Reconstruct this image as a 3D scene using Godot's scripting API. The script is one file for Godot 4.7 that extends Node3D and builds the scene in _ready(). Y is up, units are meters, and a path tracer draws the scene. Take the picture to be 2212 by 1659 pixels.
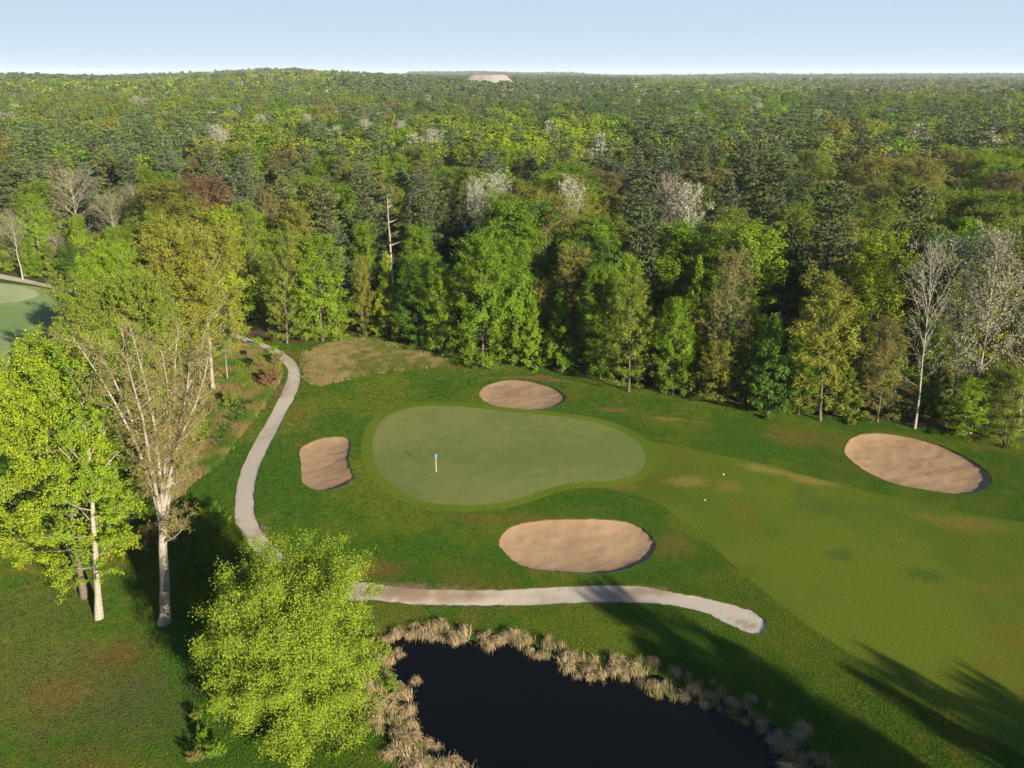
extends Node3D
# A golf green seen from a drone: putting green, fairway, four bunkers, cart path, pond with reeds, and a spring forest to the horizon.
# Photo positions below are in a 2212 x 1659 frame; ray() turns one into a direction, and the ground or a usual tree height gives the distance.

const FOCAL := 1750.0
const MID := Vector2(1106.0, 829.5)
const EYE := 39.5
const PITCH := 0.364893
const SUN := Vector3(-3.84, -2.13, -4.96)
const X0 := -120.0
const Z0 := -180.0
const NX := 440
const NZ := 300
const CELL := 0.5
const WATER := -0.75

var lattice := PackedFloat32Array()
var wide := FastNoiseLite.new()
var fine := FastNoiseLite.new()
var blot := FastNoiseLite.new()
var grove := FastNoiseLite.new()
var pond := PackedVector2Array()
var holes: Array[PackedVector2Array] = []
var green_poly := PackedVector2Array()
var fringe_poly := PackedVector2Array()
var fairway_poly := PackedVector2Array()
var far_green_poly := PackedVector2Array()
var far_fairway_poly := PackedVector2Array()
var path_poly := PackedVector2Array()
var far_path_poly := PackedVector2Array()
var meadow_poly := PackedVector2Array()
var edge := PackedVector2Array()
var patches: Array = []
var taken := {}
var planted: Array[Vector3] = []
var M := {}
var T := {}

# ------------------------------------------------------------------ geometry collector
class Geo:
	var v := PackedVector3Array()
	var n := PackedVector3Array()
	var c := PackedColorArray()
	var u := PackedVector2Array()
	var ix := PackedInt32Array()

	func leaf(p: Vector3, a: Vector3, b: Vector3, col: Color) -> void:
		var k := v.size()
		v.append(p - a); v.append(p + b); v.append(p + a); v.append(p - b)
		c.append(col); c.append(col); c.append(col); c.append(col)
		ix.append(k); ix.append(k + 1); ix.append(k + 2)
		ix.append(k); ix.append(k + 2); ix.append(k + 3)

	func blade(p: Vector3, q: Vector3, side: Vector3, col: Color) -> void:
		var k := v.size()
		v.append(p - side); v.append(p + side); v.append(q)
		c.append(col); c.append(col); c.append(col)
		ix.append(k); ix.append(k + 1); ix.append(k + 2)

	func tube(p: Vector3, q: Vector3, r0: float, r1: float, sides: int, col: Color) -> void:
		var d := q - p
		if d.length_squared() < 1e-8:
			return
		d = d.normalized()
		var s := d.cross(Vector3.RIGHT if absf(d.x) < 0.8 else Vector3.FORWARD).normalized()
		var t := s.cross(d)
		var k := v.size()
		for i in sides:
			var a := TAU * i / sides
			var o := s * cos(a) + t * sin(a)
			v.append(p + o * r0); v.append(q + o * r1)
			n.append(o); n.append(o)
			c.append(col); c.append(col)
		for i in sides:
			var a0 := k + i * 2
			var a1 := k + ((i + 1) % sides) * 2
			ix.append(a0); ix.append(a1); ix.append(a0 + 1)
			ix.append(a1); ix.append(a1 + 1); ix.append(a0 + 1)

	func mesh() -> ArrayMesh:
		var a := []
		a.resize(Mesh.ARRAY_MAX)
		a[Mesh.ARRAY_VERTEX] = v
		if n.size() == v.size():
			a[Mesh.ARRAY_NORMAL] = n
		if c.size() == v.size():
			a[Mesh.ARRAY_COLOR] = c
		if u.size() == v.size():
			a[Mesh.ARRAY_TEX_UV] = u
		a[Mesh.ARRAY_INDEX] = ix
		var m := ArrayMesh.new()
		if v.size() > 0:
			m.add_surface_from_arrays(Mesh.PRIMITIVE_TRIANGLES, a)
		return m

# ------------------------------------------------------------------ photo positions and terrain
func ray(d: Vector2) -> Vector3:
	var a := (d.x - MID.x) / FOCAL
	var b := (d.y - MID.y) / FOCAL
	return Vector3(a, -b * cos(PITCH) - sin(PITCH), -(cos(PITCH) - b * sin(PITCH)))

func on_level(d: Vector2, y: float) -> Vector3:
	var r := ray(d)
	return Vector3(0, EYE, 0) + r * ((y - EYE) / r.y)

func on_ground(dx: float, dy: float) -> Vector3:
	var p := on_level(Vector2(dx, dy), 0.0)
	for i in 4:
		p = on_level(Vector2(dx, dy), height(p.x, p.z))
	return p

func to_photo(p: Vector3) -> Vector2:
	var q := p - Vector3(0, EYE, 0)
	var depth := -q.z * cos(PITCH) - q.y * sin(PITCH)
	var down := -(q.y * cos(PITCH)) + q.z * sin(PITCH)
	return MID + Vector2(q.x, down) * FOCAL / maxf(depth, 0.1)

func photo_poly(a: Array) -> PackedVector2Array:
	var out := PackedVector2Array()
	for i in range(0, a.size(), 2):
		var p := on_ground(a[i], a[i + 1])
		out.append(Vector2(p.x, p.z))
	return out

func zoomed(ox: float, oy: float, s: float, a: Array) -> Array:
	var out := []
	for i in range(0, a.size(), 2):
		out.append((ox + a[i] * s) * 0.576042)
		out.append((oy + a[i + 1] * s) * 0.576042)
	return out

func smoothed(a: PackedVector2Array, closed := true, times := 2) -> PackedVector2Array:
	for k in times:
		var b := PackedVector2Array()
		var n := a.size()
		for i in n if closed else n - 1:
			var p := a[i]
			var q := a[(i + 1) % n]
			b.append(p.lerp(q, 0.25))
			b.append(p.lerp(q, 0.75))
		a = b
	return a

func poly_distance(p: Vector2, a: PackedVector2Array) -> float:
	var best := 1e9
	var n := a.size()
	for i in n:
		var q := Geometry2D.get_closest_point_to_segment(p, a[i], a[(i + 1) % n])
		best = minf(best, p.distance_squared_to(q))
	return sqrt(best)

func box_of(a: PackedVector2Array) -> Rect2:
	var r := Rect2(a[0], Vector2.ZERO)
	for p in a:
		r = r.expand(p)
	return r

func open_height(x: float, z: float) -> float:
	var f := -z
	var y := wide.get_noise_2d(x, z) * 0.55
	var e := Vector2((x + 0.5) / 26.0, (f - 82.0) / 20.0).length()
	y += 0.5 * smoothstep(1.35, 0.75, e)
	var far := smoothstep(260.0, 1300.0, f)
	if far > 0.0:
		var s := x / maxf(f, 1.0)
		y += far * (lerpf(15.0, 4.0, smoothstep(-0.2, 0.3, s)) + wide.get_noise_2d(x * 0.11, z * 0.11) * 9.0)
		y += 16.0 * exp(-pow((s + 0.27) / 0.09, 2.0) - pow((f - 1700.0) / 500.0, 2.0))
		y += 20.0 * smoothstep(2800.0, 5200.0, f) * (0.6 + wide.get_noise_2d(x * 0.05 + 900.0, z * 0.05))
	return y

func height(x: float, z: float) -> float:
	var i := (x - X0) / CELL
	var j := (z - Z0) / CELL
	if lattice.is_empty() or i < 0.0 or j < 0.0 or i >= NX or j >= NZ:
		return open_height(x, z)
	var a := int(i)
	var b := int(j)
	var k := b * (NX + 1) + a
	return lerpf(lerpf(lattice[k], lattice[k + 1], i - a), lerpf(lattice[k + NX + 1], lattice[k + NX + 2], i - a), j - b)

func make_lattice() -> void:
	var box := box_of(pond).grow(5.0)
	var made := PackedFloat32Array()
	made.resize((NX + 1) * (NZ + 1))
	for j in NZ + 1:
		for i in NX + 1:
			var x := X0 + i * CELL
			var z := Z0 + j * CELL
			var y := open_height(x, z)
			var p := Vector2(x, z)
			if box.has_point(p):
				var d := poly_distance(p, pond)
				if Geometry2D.is_point_in_polygon(p, pond):
					y = WATER - 0.03 - minf(1.1, d * 0.5)
				else:
					y = lerpf(WATER + 0.02, y, smoothstep(0.0, 5.0, d) * 0.75 + 0.25 * minf(d, 5.0) / 5.0)
			made[j * (NX + 1) + i] = y
	lattice = made

# ------------------------------------------------------------------ ground colours (linear, real-world)
func add_patch(dx: float, dy: float, rx: float, rz: float, col: Color, share: float, turn := 0.0) -> void:
	var p := on_ground(dx, dy)
	patches.append([Vector2(p.x, p.z), Vector2(rx, rz), col, share, turn])

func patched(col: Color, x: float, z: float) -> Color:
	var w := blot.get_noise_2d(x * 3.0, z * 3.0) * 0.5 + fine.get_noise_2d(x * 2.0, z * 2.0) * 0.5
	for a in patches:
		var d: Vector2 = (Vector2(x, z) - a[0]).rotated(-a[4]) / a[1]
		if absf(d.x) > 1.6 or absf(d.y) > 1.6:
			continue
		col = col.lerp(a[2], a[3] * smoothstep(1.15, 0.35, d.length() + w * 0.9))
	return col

func rough_color(x: float, z: float) -> Color:
	var a := blot.get_noise_2d(x, z)
	var b := fine.get_noise_2d(x, z)
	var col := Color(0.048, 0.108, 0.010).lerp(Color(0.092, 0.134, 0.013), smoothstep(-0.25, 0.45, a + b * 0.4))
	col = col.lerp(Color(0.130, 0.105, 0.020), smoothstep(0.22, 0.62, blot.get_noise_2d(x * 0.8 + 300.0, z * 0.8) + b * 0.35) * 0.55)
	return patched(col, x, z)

func mown_color(x: float, z: float) -> Color:
	var a := blot.get_noise_2d(x * 0.8 + 50.0, z * 0.8)
	var b := fine.get_noise_2d(x * 0.7, z * 0.7)
	var col := Color(0.060, 0.096, 0.010).lerp(Color(0.084, 0.114, 0.012), smoothstep(-0.4, 0.4, a + b * 0.3))
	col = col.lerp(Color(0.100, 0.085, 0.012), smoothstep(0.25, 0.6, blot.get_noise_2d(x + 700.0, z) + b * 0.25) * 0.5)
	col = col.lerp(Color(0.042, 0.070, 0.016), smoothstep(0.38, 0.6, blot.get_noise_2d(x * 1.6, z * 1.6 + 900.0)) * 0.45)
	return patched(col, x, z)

func green_color(x: float, z: float) -> Color:
	var a := blot.get_noise_2d(x * 1.2, z * 1.2 + 77.0) + fine.get_noise_2d(x * 1.5, z * 1.5) * 0.6
	return Color(0.108, 0.142, 0.040).lerp(Color(0.140, 0.160, 0.052), smoothstep(-0.45, 0.45, a))

func fringe_color(x: float, z: float) -> Color:
	return Color(0.074, 0.122, 0.011).lerp(Color(0.094, 0.134, 0.013), smoothstep(-0.4, 0.4, blot.get_noise_2d(x * 1.4, z * 1.4)))

func pale_color(x: float, z: float) -> Color:  # mown turf with the pale sheen of lit dew put into its colour
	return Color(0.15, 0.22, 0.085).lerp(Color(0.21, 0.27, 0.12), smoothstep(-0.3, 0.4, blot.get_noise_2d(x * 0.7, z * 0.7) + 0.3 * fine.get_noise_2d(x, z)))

func pale_green_color(x: float, z: float) -> Color:  # paler still: dew sheen painted into the far green as well
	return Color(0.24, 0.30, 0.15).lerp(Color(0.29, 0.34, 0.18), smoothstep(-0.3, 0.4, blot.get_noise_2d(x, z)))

func gravel_color(x: float, z: float) -> Color:
	var a := blot.get_noise_2d(x * 1.5, z * 1.5) + fine.get_noise_2d(x * 2.0, z * 2.0) * 0.4
	return patched(Color(0.375, 0.345, 0.295).lerp(Color(0.31, 0.27, 0.215), smoothstep(0.0, 0.5, a)), x, z)

func sand_color(x: float, z: float) -> Color:
	var a := blot.get_noise_2d(x * 2.5, z * 2.5) + fine.get_noise_2d(x * 2.5, z * 2.5) * 0.5
	return Color(0.290, 0.205, 0.130).lerp(Color(0.248, 0.170, 0.104), smoothstep(-0.4, 0.5, a))

func floor_color(x: float, z: float) -> Color:
	return Color(0.135, 0.095, 0.055).lerp(Color(0.085, 0.090, 0.032), smoothstep(-0.2, 0.4, blot.get_noise_2d(x, z)))

func edge_f(x: float) -> float:
	var n := edge.size()
	if x <= edge[0].x:
		return edge[0].y
	if x >= edge[n - 1].x:
		return edge[n - 1].y - (x - edge[n - 1].x) * 0.6
	for i in n - 1:
		if x < edge[i + 1].x:
			return lerpf(edge[i].y, edge[i + 1].y, (x - edge[i].x) / (edge[i + 1].x - edge[i].x))
	return 100.0

func ground_color(x: float, z: float) -> Color:
	var f := -z
	if f > 12000.0:
		return Color(0.05, 0.07, 0.03)
	var w := smoothstep(-1.5, 1.5, f - edge_f(x) - 0.6 + fine.get_noise_2d(x * 1.5, z * 1.5) * 2.5)
	if w >= 1.0:
		return floor_color(x, z)
	return rough_color(x, z).lerp(floor_color(x, z), w)

# ------------------------------------------------------------------ materials
func lin(r: float, g: float, b: float) -> Color:
	return Color(r, g, b).linear_to_srgb()

func grain(seed_: int, freq: float, octaves: int, lo: float, hi: float, size := 512) -> NoiseTexture2D:
	var n := FastNoiseLite.new()
	n.seed = seed_
	n.noise_type = FastNoiseLite.TYPE_SIMPLEX_SMOOTH
	n.frequency = freq
	n.fractal_octaves = octaves
	var g := Gradient.new()
	g.colors = PackedColorArray([Color(lo, lo, lo), Color(hi, hi, hi)])
	g.offsets = PackedFloat32Array([0.12, 0.88])
	var t := NoiseTexture2D.new()
	t.width = size
	t.height = size
	t.seamless = true
	t.noise = n
	t.color_ramp = g
	return t

func bumps(seed_: int, freq: float, octaves: int, strength: float, size := 512) -> NoiseTexture2D:
	var t := grain(seed_, freq, octaves, 0.0, 1.0, size)
	t.color_ramp = null
	t.as_normal_map = true
	t.bump_strength = strength
	return t

# Ground sheets: vertex colour / 0.4, times a grain; uv are metres on the ground.
func sheet_material(called: String, tex: Texture2D, metres: float, rough: float, normal: Texture2D = null, bend := 1.0) -> StandardMaterial3D:
	var m := StandardMaterial3D.new()
	m.resource_name = called
	m.vertex_color_use_as_albedo = true
	m.albedo_color = lin(0.47, 0.47, 0.47)
	m.albedo_texture = tex
	m.uv1_scale = Vector3.ONE / metres
	m.roughness = rough
	m.metallic_specular = 0.12
	if normal:
		m.normal_enabled = true
		m.normal_texture = normal
		m.normal_scale = bend
	return m

func plain(called: String, col: Color, rough := 0.85) -> StandardMaterial3D:
	var m := StandardMaterial3D.new()
	m.resource_name = called
	m.albedo_color = col.linear_to_srgb()
	m.roughness = rough
	m.metallic_specular = 0.3
	return m

# Leaves: the mesh carries grey and hue jitter, the material the leaf colour; light passes through.
func leafy(called: String, r: float, g: float, b: float, through := 0.75) -> StandardMaterial3D:
	var m := StandardMaterial3D.new()
	m.resource_name = called
	m.vertex_color_use_as_albedo = true
	m.albedo_color = lin(r * 1.2, g * 1.2, b * 1.2)
	m.roughness = 0.7
	m.metallic_specular = 0.25
	if through > 0.0:
		m.backlight_enabled = true
		m.backlight = Color(through, through, through)
	return m

func barky(called: String, r: float, g: float, b: float) -> StandardMaterial3D:
	var m := plain(called, Color(r, g, b), 0.9)
	m.albedo_texture = T.bark
	m.uv1_triplanar = true
	m.uv1_scale = Vector3(1.4, 0.7, 1.4)
	return m

# ------------------------------------------------------------------ things, parts, metas
func numbered(called: String) -> String:
	var k: int = taken.get(called, -1) + 1
	taken[called] = k
	return called if k == 0 else "%s_%03d" % [called, k]

func tag(o: Node, label: String, category: String, group := "", kind := "") -> void:
	if label:
		o.set_meta("label", label)
	if category:
		o.set_meta("category", category)
	if group:
		o.set_meta("group", group)
	if kind:
		o.set_meta("kind", kind)

func part(called: String, mesh: Mesh, m: Material, parent: Node) -> MeshInstance3D:
	var o := MeshInstance3D.new()
	o.name = numbered(called) if parent == self else called
	o.mesh = mesh
	for s in mesh.get_surface_count():
		o.set_surface_override_material(s, m)
	parent.add_child(o, true)
	return o

func thing(called: String, at: Vector3, turn: float, label: String, category: String, group := "") -> Node3D:
	var o := Node3D.new()
	o.name = numbered(called)
	o.position = at
	o.rotation.y = turn
	add_child(o)
	tag(o, label, category, group)
	return o

func copies(called: String, mesh: Mesh, m: Material, places: Array, tints: PackedColorArray, label: String) -> void:
	if places.is_empty():
		return
	var mm := MultiMesh.new()
	mm.transform_format = MultiMesh.TRANSFORM_3D
	mm.use_colors = true
	mm.mesh = mesh
	mm.instance_count = places.size()
	for i in places.size():
		mm.set_instance_transform(i, places[i])
		mm.set_instance_color(i, tints[i])
	var o := MultiMeshInstance3D.new()
	o.name = numbered(called)
	o.multimesh = mm
	o.material_override = m
	add_child(o)
	tag(o, label, "", "", "stuff")

# ------------------------------------------------------------------ sheets that follow the ground
func sheet(poly: PackedVector2Array, lift: float, cell: float, tint: Callable, rise: Callable) -> ArrayMesh:
	var st := SurfaceTool.new()
	st.begin(Mesh.PRIMITIVE_TRIANGLES)
	var box := box_of(poly)
	var i0 := int(floor((box.position.x - X0) / cell))
	var i1 := int(ceil((box.end.x - X0) / cell))
	var j0 := int(floor((box.position.y - Z0) / cell))
	var j1 := int(ceil((box.end.y - Z0) / cell))
	var inside := {}
	for j in range(j0, j1 + 1):
		for i in range(i0, i1 + 1):
			inside[Vector2i(i, j)] = Geometry2D.is_point_in_polygon(Vector2(X0 + i * cell, Z0 + j * cell), poly)
	for j in range(j0, j1):
		for i in range(i0, i1):
			var a := Vector2(X0 + i * cell, Z0 + j * cell)
			var quad := PackedVector2Array([a, a + Vector2(cell, 0), a + Vector2(cell, cell), a + Vector2(0, cell)])
			var whole: bool = inside[Vector2i(i, j)] and inside[Vector2i(i + 1, j)] and inside[Vector2i(i, j + 1)] and inside[Vector2i(i + 1, j + 1)]
			for piece in [quad] if whole else Geometry2D.intersect_polygons(quad, poly):
				put_piece(st, piece, lift, tint, rise)
	st.generate_normals()
	return st.commit()

func put_piece(st: SurfaceTool, piece: PackedVector2Array, lift: float, tint: Callable, rise: Callable) -> void:
	var tri := Geometry2D.triangulate_polygon(piece)
	for t in range(0, tri.size(), 3):
		var p := [piece[tri[t]], piece[tri[t + 1]], piece[tri[t + 2]]]
		if (p[1] - p[0]).cross(p[2] - p[0]) < 0.0:
			p.reverse()
		for q in p:
			var c: Color = tint.call(q.x, q.y)
			st.set_color(Color(c.r / 0.4, c.g / 0.4, c.b / 0.4))
			st.set_uv(q)
			st.add_vertex(Vector3(q.x, rise.call(q.x, q.y) + lift, q.y))

func make_ground() -> ArrayMesh:
	var g := Geo.new()
	# far and middle sheets
	for level in [[1000.0, -14000.0, 14000.0, -16000.0, 1000.0, Rect2(-3000, -4000, 6000, 5000)], [100.0, -3000.0, 3000.0, -4000.0, 1000.0, Rect2(-500, -700, 1000, 800)], [10.0, -500.0, 500.0, -700.0, 100.0, Rect2(X0, Z0, NX * CELL, NZ * CELL)]]:
		var s: float = level[0]
		var skip: Rect2 = level[5]
		var x: float = level[1]
		while x < level[2] - 0.1:
			var z: float = level[3]
			while z < level[4] - 0.1:
				if not (x >= skip.position.x - 0.1 and x + s <= skip.end.x + 0.1 and z >= skip.position.y - 0.1 and z + s <= skip.end.y + 0.1):
					put_quad(g, x, z, minf(s, level[2] - x), minf(s, level[4] - z))
				z += s
			x += s
	# near sheet on the half-metre lattice, holes left where the bunkers and the path are sunk
	var at := PackedInt32Array()
	at.resize((NX + 1) * (NZ + 1))
	at.fill(-1)
	var boxes: Array[Rect2] = []
	for h in holes:
		boxes.append(box_of(h).grow(CELL))
	var st := SurfaceTool.new()
	st.begin(Mesh.PRIMITIVE_TRIANGLES)
	for j in NZ:
		for i in NX:
			var a := Vector2(X0 + i * CELL, Z0 + j * CELL)
			var cut: Array = []
			var gone := false
			for k in holes.size():
				if boxes[k].has_point(a):
					var n := 0
					for o in [Vector2.ZERO, Vector2(CELL, 0), Vector2(0, CELL), Vector2(CELL, CELL), Vector2(CELL, CELL) * 0.5]:
						if Geometry2D.is_point_in_polygon(a + o, holes[k]):
							n += 1
					if n == 5:
						gone = true
					elif n > 0:
						cut.append(holes[k])
			if gone:
				continue
			if cut.is_empty():
				var q := [0, 0, 0, 0]
				for c in 4:
					var k: int = (j + [0, 0, 1, 1][c]) * (NX + 1) + i + [0, 1, 1, 0][c]
					if at[k] < 0:
						at[k] = g.v.size()
						put_point(g, X0 + (k % (NX + 1)) * CELL, Z0 + (k / (NX + 1)) * CELL)
					q[c] = at[k]
				g.ix.append_array(PackedInt32Array([q[0], q[1], q[2], q[0], q[2], q[3]]))
			else:
				var left: Array = [PackedVector2Array([a, a + Vector2(CELL, 0), a + Vector2(CELL, CELL), a + Vector2(0, CELL)])]
				for h in cut:
					var more: Array = []
					for piece in left:
						more.append_array(Geometry2D.clip_polygons(piece, h))
					left = more
				for piece in left:
					var tri := Geometry2D.triangulate_polygon(piece)
					for t in tri:
						g.ix.append(g.v.size())
						put_point(g, piece[t].x, piece[t].y)
	return g.mesh()

func put_point(g: Geo, x: float, z: float) -> void:
	g.v.append(Vector3(x, height(x, z), z))
	g.n.append(Vector3(height(x - 0.5, z) - height(x + 0.5, z), 1.0, height(x, z - 0.5) - height(x, z + 0.5)).normalized())
	var c := ground_color(x, z)
	g.c.append(Color(c.r / 0.4, c.g / 0.4, c.b / 0.4))
	g.u.append(Vector2(x, z))

func put_quad(g: Geo, x: float, z: float, sx: float, sz: float) -> void:
	var k := g.v.size()
	for o in [Vector2(0, 0), Vector2(sx, 0), Vector2(sx, sz), Vector2(0, sz)]:
		put_point(g, x + o.x, z + o.y)
	g.ix.append_array(PackedInt32Array([k, k + 1, k + 2, k, k + 2, k + 3]))

func rim(poly: PackedVector2Array, top: float, low: float) -> ArrayMesh:
	var st := SurfaceTool.new()
	st.begin(Mesh.PRIMITIVE_TRIANGLES)
	var n := poly.size()
	for i in n:
		var p := poly[i]
		var q := poly[(i + 1) % n]
		var a := Vector3(p.x, height(p.x, p.y) + top, p.y)
		var b := Vector3(q.x, height(q.x, q.y) + top, q.y)
		for w in [a, b, b + Vector3(0, low - top, 0), a, b + Vector3(0, low - top, 0), a + Vector3(0, low - top, 0)]:
			st.add_vertex(w)
	st.generate_normals()
	return st.commit()

# ------------------------------------------------------------------ trees
func aside(rng: RandomNumberGenerator) -> Vector3:
	return Vector3(rng.randfn(), rng.randfn(), rng.randfn()).normalized()

func profile(shape: String, t: float) -> float:
	match shape:
		"cone": return clampf(1.08 - t, 0.08, 1.0) * smoothstep(-0.12, 0.1, t)
		"oval": return sin(PI * clampf(t * 0.8 + 0.17, 0.0, 1.0))
		"tall": return 0.55 + 0.45 * sin(PI * clampf(t * 0.9 + 0.08, 0.0, 1.0))
	return sqrt(maxf(0.03, 1.0 - pow(absf(t - 0.38) / 0.66, 2.2)))

# A trunk, limbs, branches and (detail 3) twigs; leaves sit on the last ones. Returns [wood mesh, leaf mesh].
func grow(o: Dictionary) -> Array:
	var rng := RandomNumberGenerator.new()
	rng.seed = o.seed
	var w := Geo.new()
	var l := Geo.new()
	var tall: float = o.h
	var wide_r: float = o.r
	var low: float = o.get("base", 0.2)
	var r0: float = o.get("trunk", tall * 0.0095)
	var detail: int = o.get("detail", 2)
	var shape: String = o.get("shape", "round")
	var vase: bool = o.get("vase", false)
	var thin: float = o.get("min_wood", 0.0)
	var top_t: float = (low * 1.15 if vase else 0.94)
	var axis: Array[Vector3] = []
	var n := 9
	var sway := Vector3.ZERO
	for i in n + 1:
		axis.append(Vector3(0, tall * top_t * i / n, 0) + sway)
		sway += Vector3(rng.randf_range(-1, 1), 0, rng.randf_range(-1, 1)) * tall * o.get("sway", 0.006)
	var wood := Color(0.9, 0.9, 0.9)
	for i in n:
		var a := r0 * (1.0 - 0.88 * pow(float(i) / n, 0.9)) if not vase else r0 * (1.0 - 0.3 * i / n)
		var b := r0 * (1.0 - 0.88 * pow(float(i + 1) / n, 0.9)) if not vase else r0 * (1.0 - 0.3 * (i + 1) / n)
		if i == 0:
			a *= 1.35
		w.tube(axis[i], axis[i + 1], a, b, 7 if detail > 2 else 5, wood)
	var twigs: Array = []
	var boughs: Array[ArrayMesh] = []
	var trunk_geo := w
	var limbs: int = o.get("limbs", 24)
	for k in limbs:
		if detail > 2:
			w = Geo.new()
		var t := pow((k + rng.randf()) / limbs, 0.9)
		var y := lerpf(low * tall, 0.92 * tall, t)
		var up := lerpf(o.get("el0", 0.25), o.get("el1", 1.1), t) + rng.randf_range(-0.15, 0.15)
		var az := k * 2.399 + rng.randf_range(-0.5, 0.5)
		var uneven: float = o.get("uneven", 0.2)
		var size := wide_r * profile(shape, t) * rng.randf_range(0.92 - uneven, 0.92 + uneven) / maxf(cos(up), 0.42)
		size = minf(size, (tall * 1.02 - y) / maxf(sin(up), 0.12))
		if vase:
			y = tall * low * rng.randf_range(0.78, 1.15)
			up = rng.randf_range(1.33, 1.53) if k % 4 != 3 else rng.randf_range(0.6, 0.9)
			size = (tall - y) * (rng.randf_range(0.78, 1.0) if k % 4 != 3 else rng.randf_range(0.2, 0.3))
		var at := clampf(y / (tall * top_t), 0.0, 0.999) * n
		var p := axis[int(at)].lerp(axis[int(at) + 1], at - int(at))
		var d := Vector3(cos(az) * cos(up), sin(up), sin(az) * cos(up))
		var rr := maxf(r0 * (0.42 if vase else 0.3) * clampf(size / (tall * 0.3), 0.3, 1.0), 0.02)
		var pts: Array[Vector3] = [p]
		var segs := 6 if vase else 4
		var bend: float = o.get("bend", 0.12)
		for s in segs:
			d = (d + aside(rng) * 0.12 + Vector3.UP * bend * (0.3 if vase else 1.0)).normalized()
			pts.append(pts[s] + d * size / segs)
		for s in segs:
			w.tube(pts[s], pts[s + 1], maxf(rr * (1.0 - 0.85 * s / segs), thin), maxf(rr * (1.0 - 0.85 * (s + 1) / segs), thin * 0.7), 5 if detail > 2 else 4, wood)
		var count := maxi(3, int(o.get("per", 2.6) * size))
		for s in count:
			var u := lerpf(0.22, 1.0, (s + rng.randf()) / count)
			var g := minf(u * segs, segs - 0.001)
			var q := pts[int(g)].lerp(pts[int(g) + 1], g - int(g))
			var e := (pts[int(g) + 1] - pts[int(g)]).normalized()
			var side := aside(rng)
			side = (side - e * side.dot(e))
			side.y *= 0.55
			var e2 := (e * 0.6 + side.normalized() * 0.85 + Vector3.UP * 0.12).normalized()
			var len2: float = size * o.get("sec", 0.42) * (1.2 - u * 0.75) * rng.randf_range(0.65, 1.2)
			if vase:
				len2 = rng.randf_range(0.9, 2.3) * (1.15 - u * 0.4)
			var mid := q + e2 * len2 * 0.5
			var tip := mid + (e2 + Vector3.UP * 0.18 + aside(rng) * 0.15).normalized() * len2 * 0.5
			var r2 := maxf(rr * (0.14 if vase else 0.26), thin * 0.75)
			w.tube(q, mid, r2, r2 * 0.7, 3, wood)
			w.tube(mid, tip, r2 * 0.7, r2 * 0.3, 3, wood)
			if detail > 2:
				for v in maxi(2, int(len2 * 3.2)):
					var uu := rng.randf_range(0.2, 1.0)
					var b := q.lerp(tip, uu)
					var e3 := (e2 * 0.7 + aside(rng) * 0.8 + Vector3.UP * 0.1).normalized()
					var len3 := rng.randf_range(0.35, 0.8) * minf(1.0, len2 * 0.5 + 0.3)
					w.tube(b, b + e3 * len3, r2 * 0.35, r2 * 0.15, 3, wood)
					twigs.append([b, b + e3 * len3, len3])
			else:
				twigs.append([q, tip, len2])
		twigs.append([pts[segs - 1], pts[segs], size / segs])
		if detail > 2:
			boughs.append(w.mesh())
	var total := 0.0
	for x in twigs:
		total += x[2]
	var s0: float = o.leaf
	var spread: float = o.get("spread", 0.3)
	var keep: float = float(o.n) / total
	var slim: float = o.get("slim", 0.6)
	var face: float = o.get("face", 0.5)
	var axis_mid := Vector3(0, tall * (low + 1.0) * 0.45, 0)
	for x in twigs:
		var m: float = x[2] * keep
		var shade := rng.randf_range(0.8, 1.0)
		var hue := rng.randf_range(-0.05, 0.05)
		for k in int(m) + (1 if rng.randf() < m - int(m) else 0):
			var p: Vector3 = x[0].lerp(x[1], pow(rng.randf(), 0.7)) + aside(rng) * spread * rng.randf()
			var nn := (aside(rng) + Vector3.UP * 0.55 + (p - axis_mid).normalized() * face).normalized()
			var a := nn.cross(aside(rng)).normalized() * s0 * 0.5 * rng.randf_range(0.65, 1.3)
			var b := nn.cross(a) * slim
			var g := shade * rng.randf_range(0.8, 1.0)
			l.leaf(p, a, b, Color(g * (1.0 + hue), g, g * (1.0 - hue)))
	return [trunk_geo.mesh(), l.mesh(), boughs]

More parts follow.
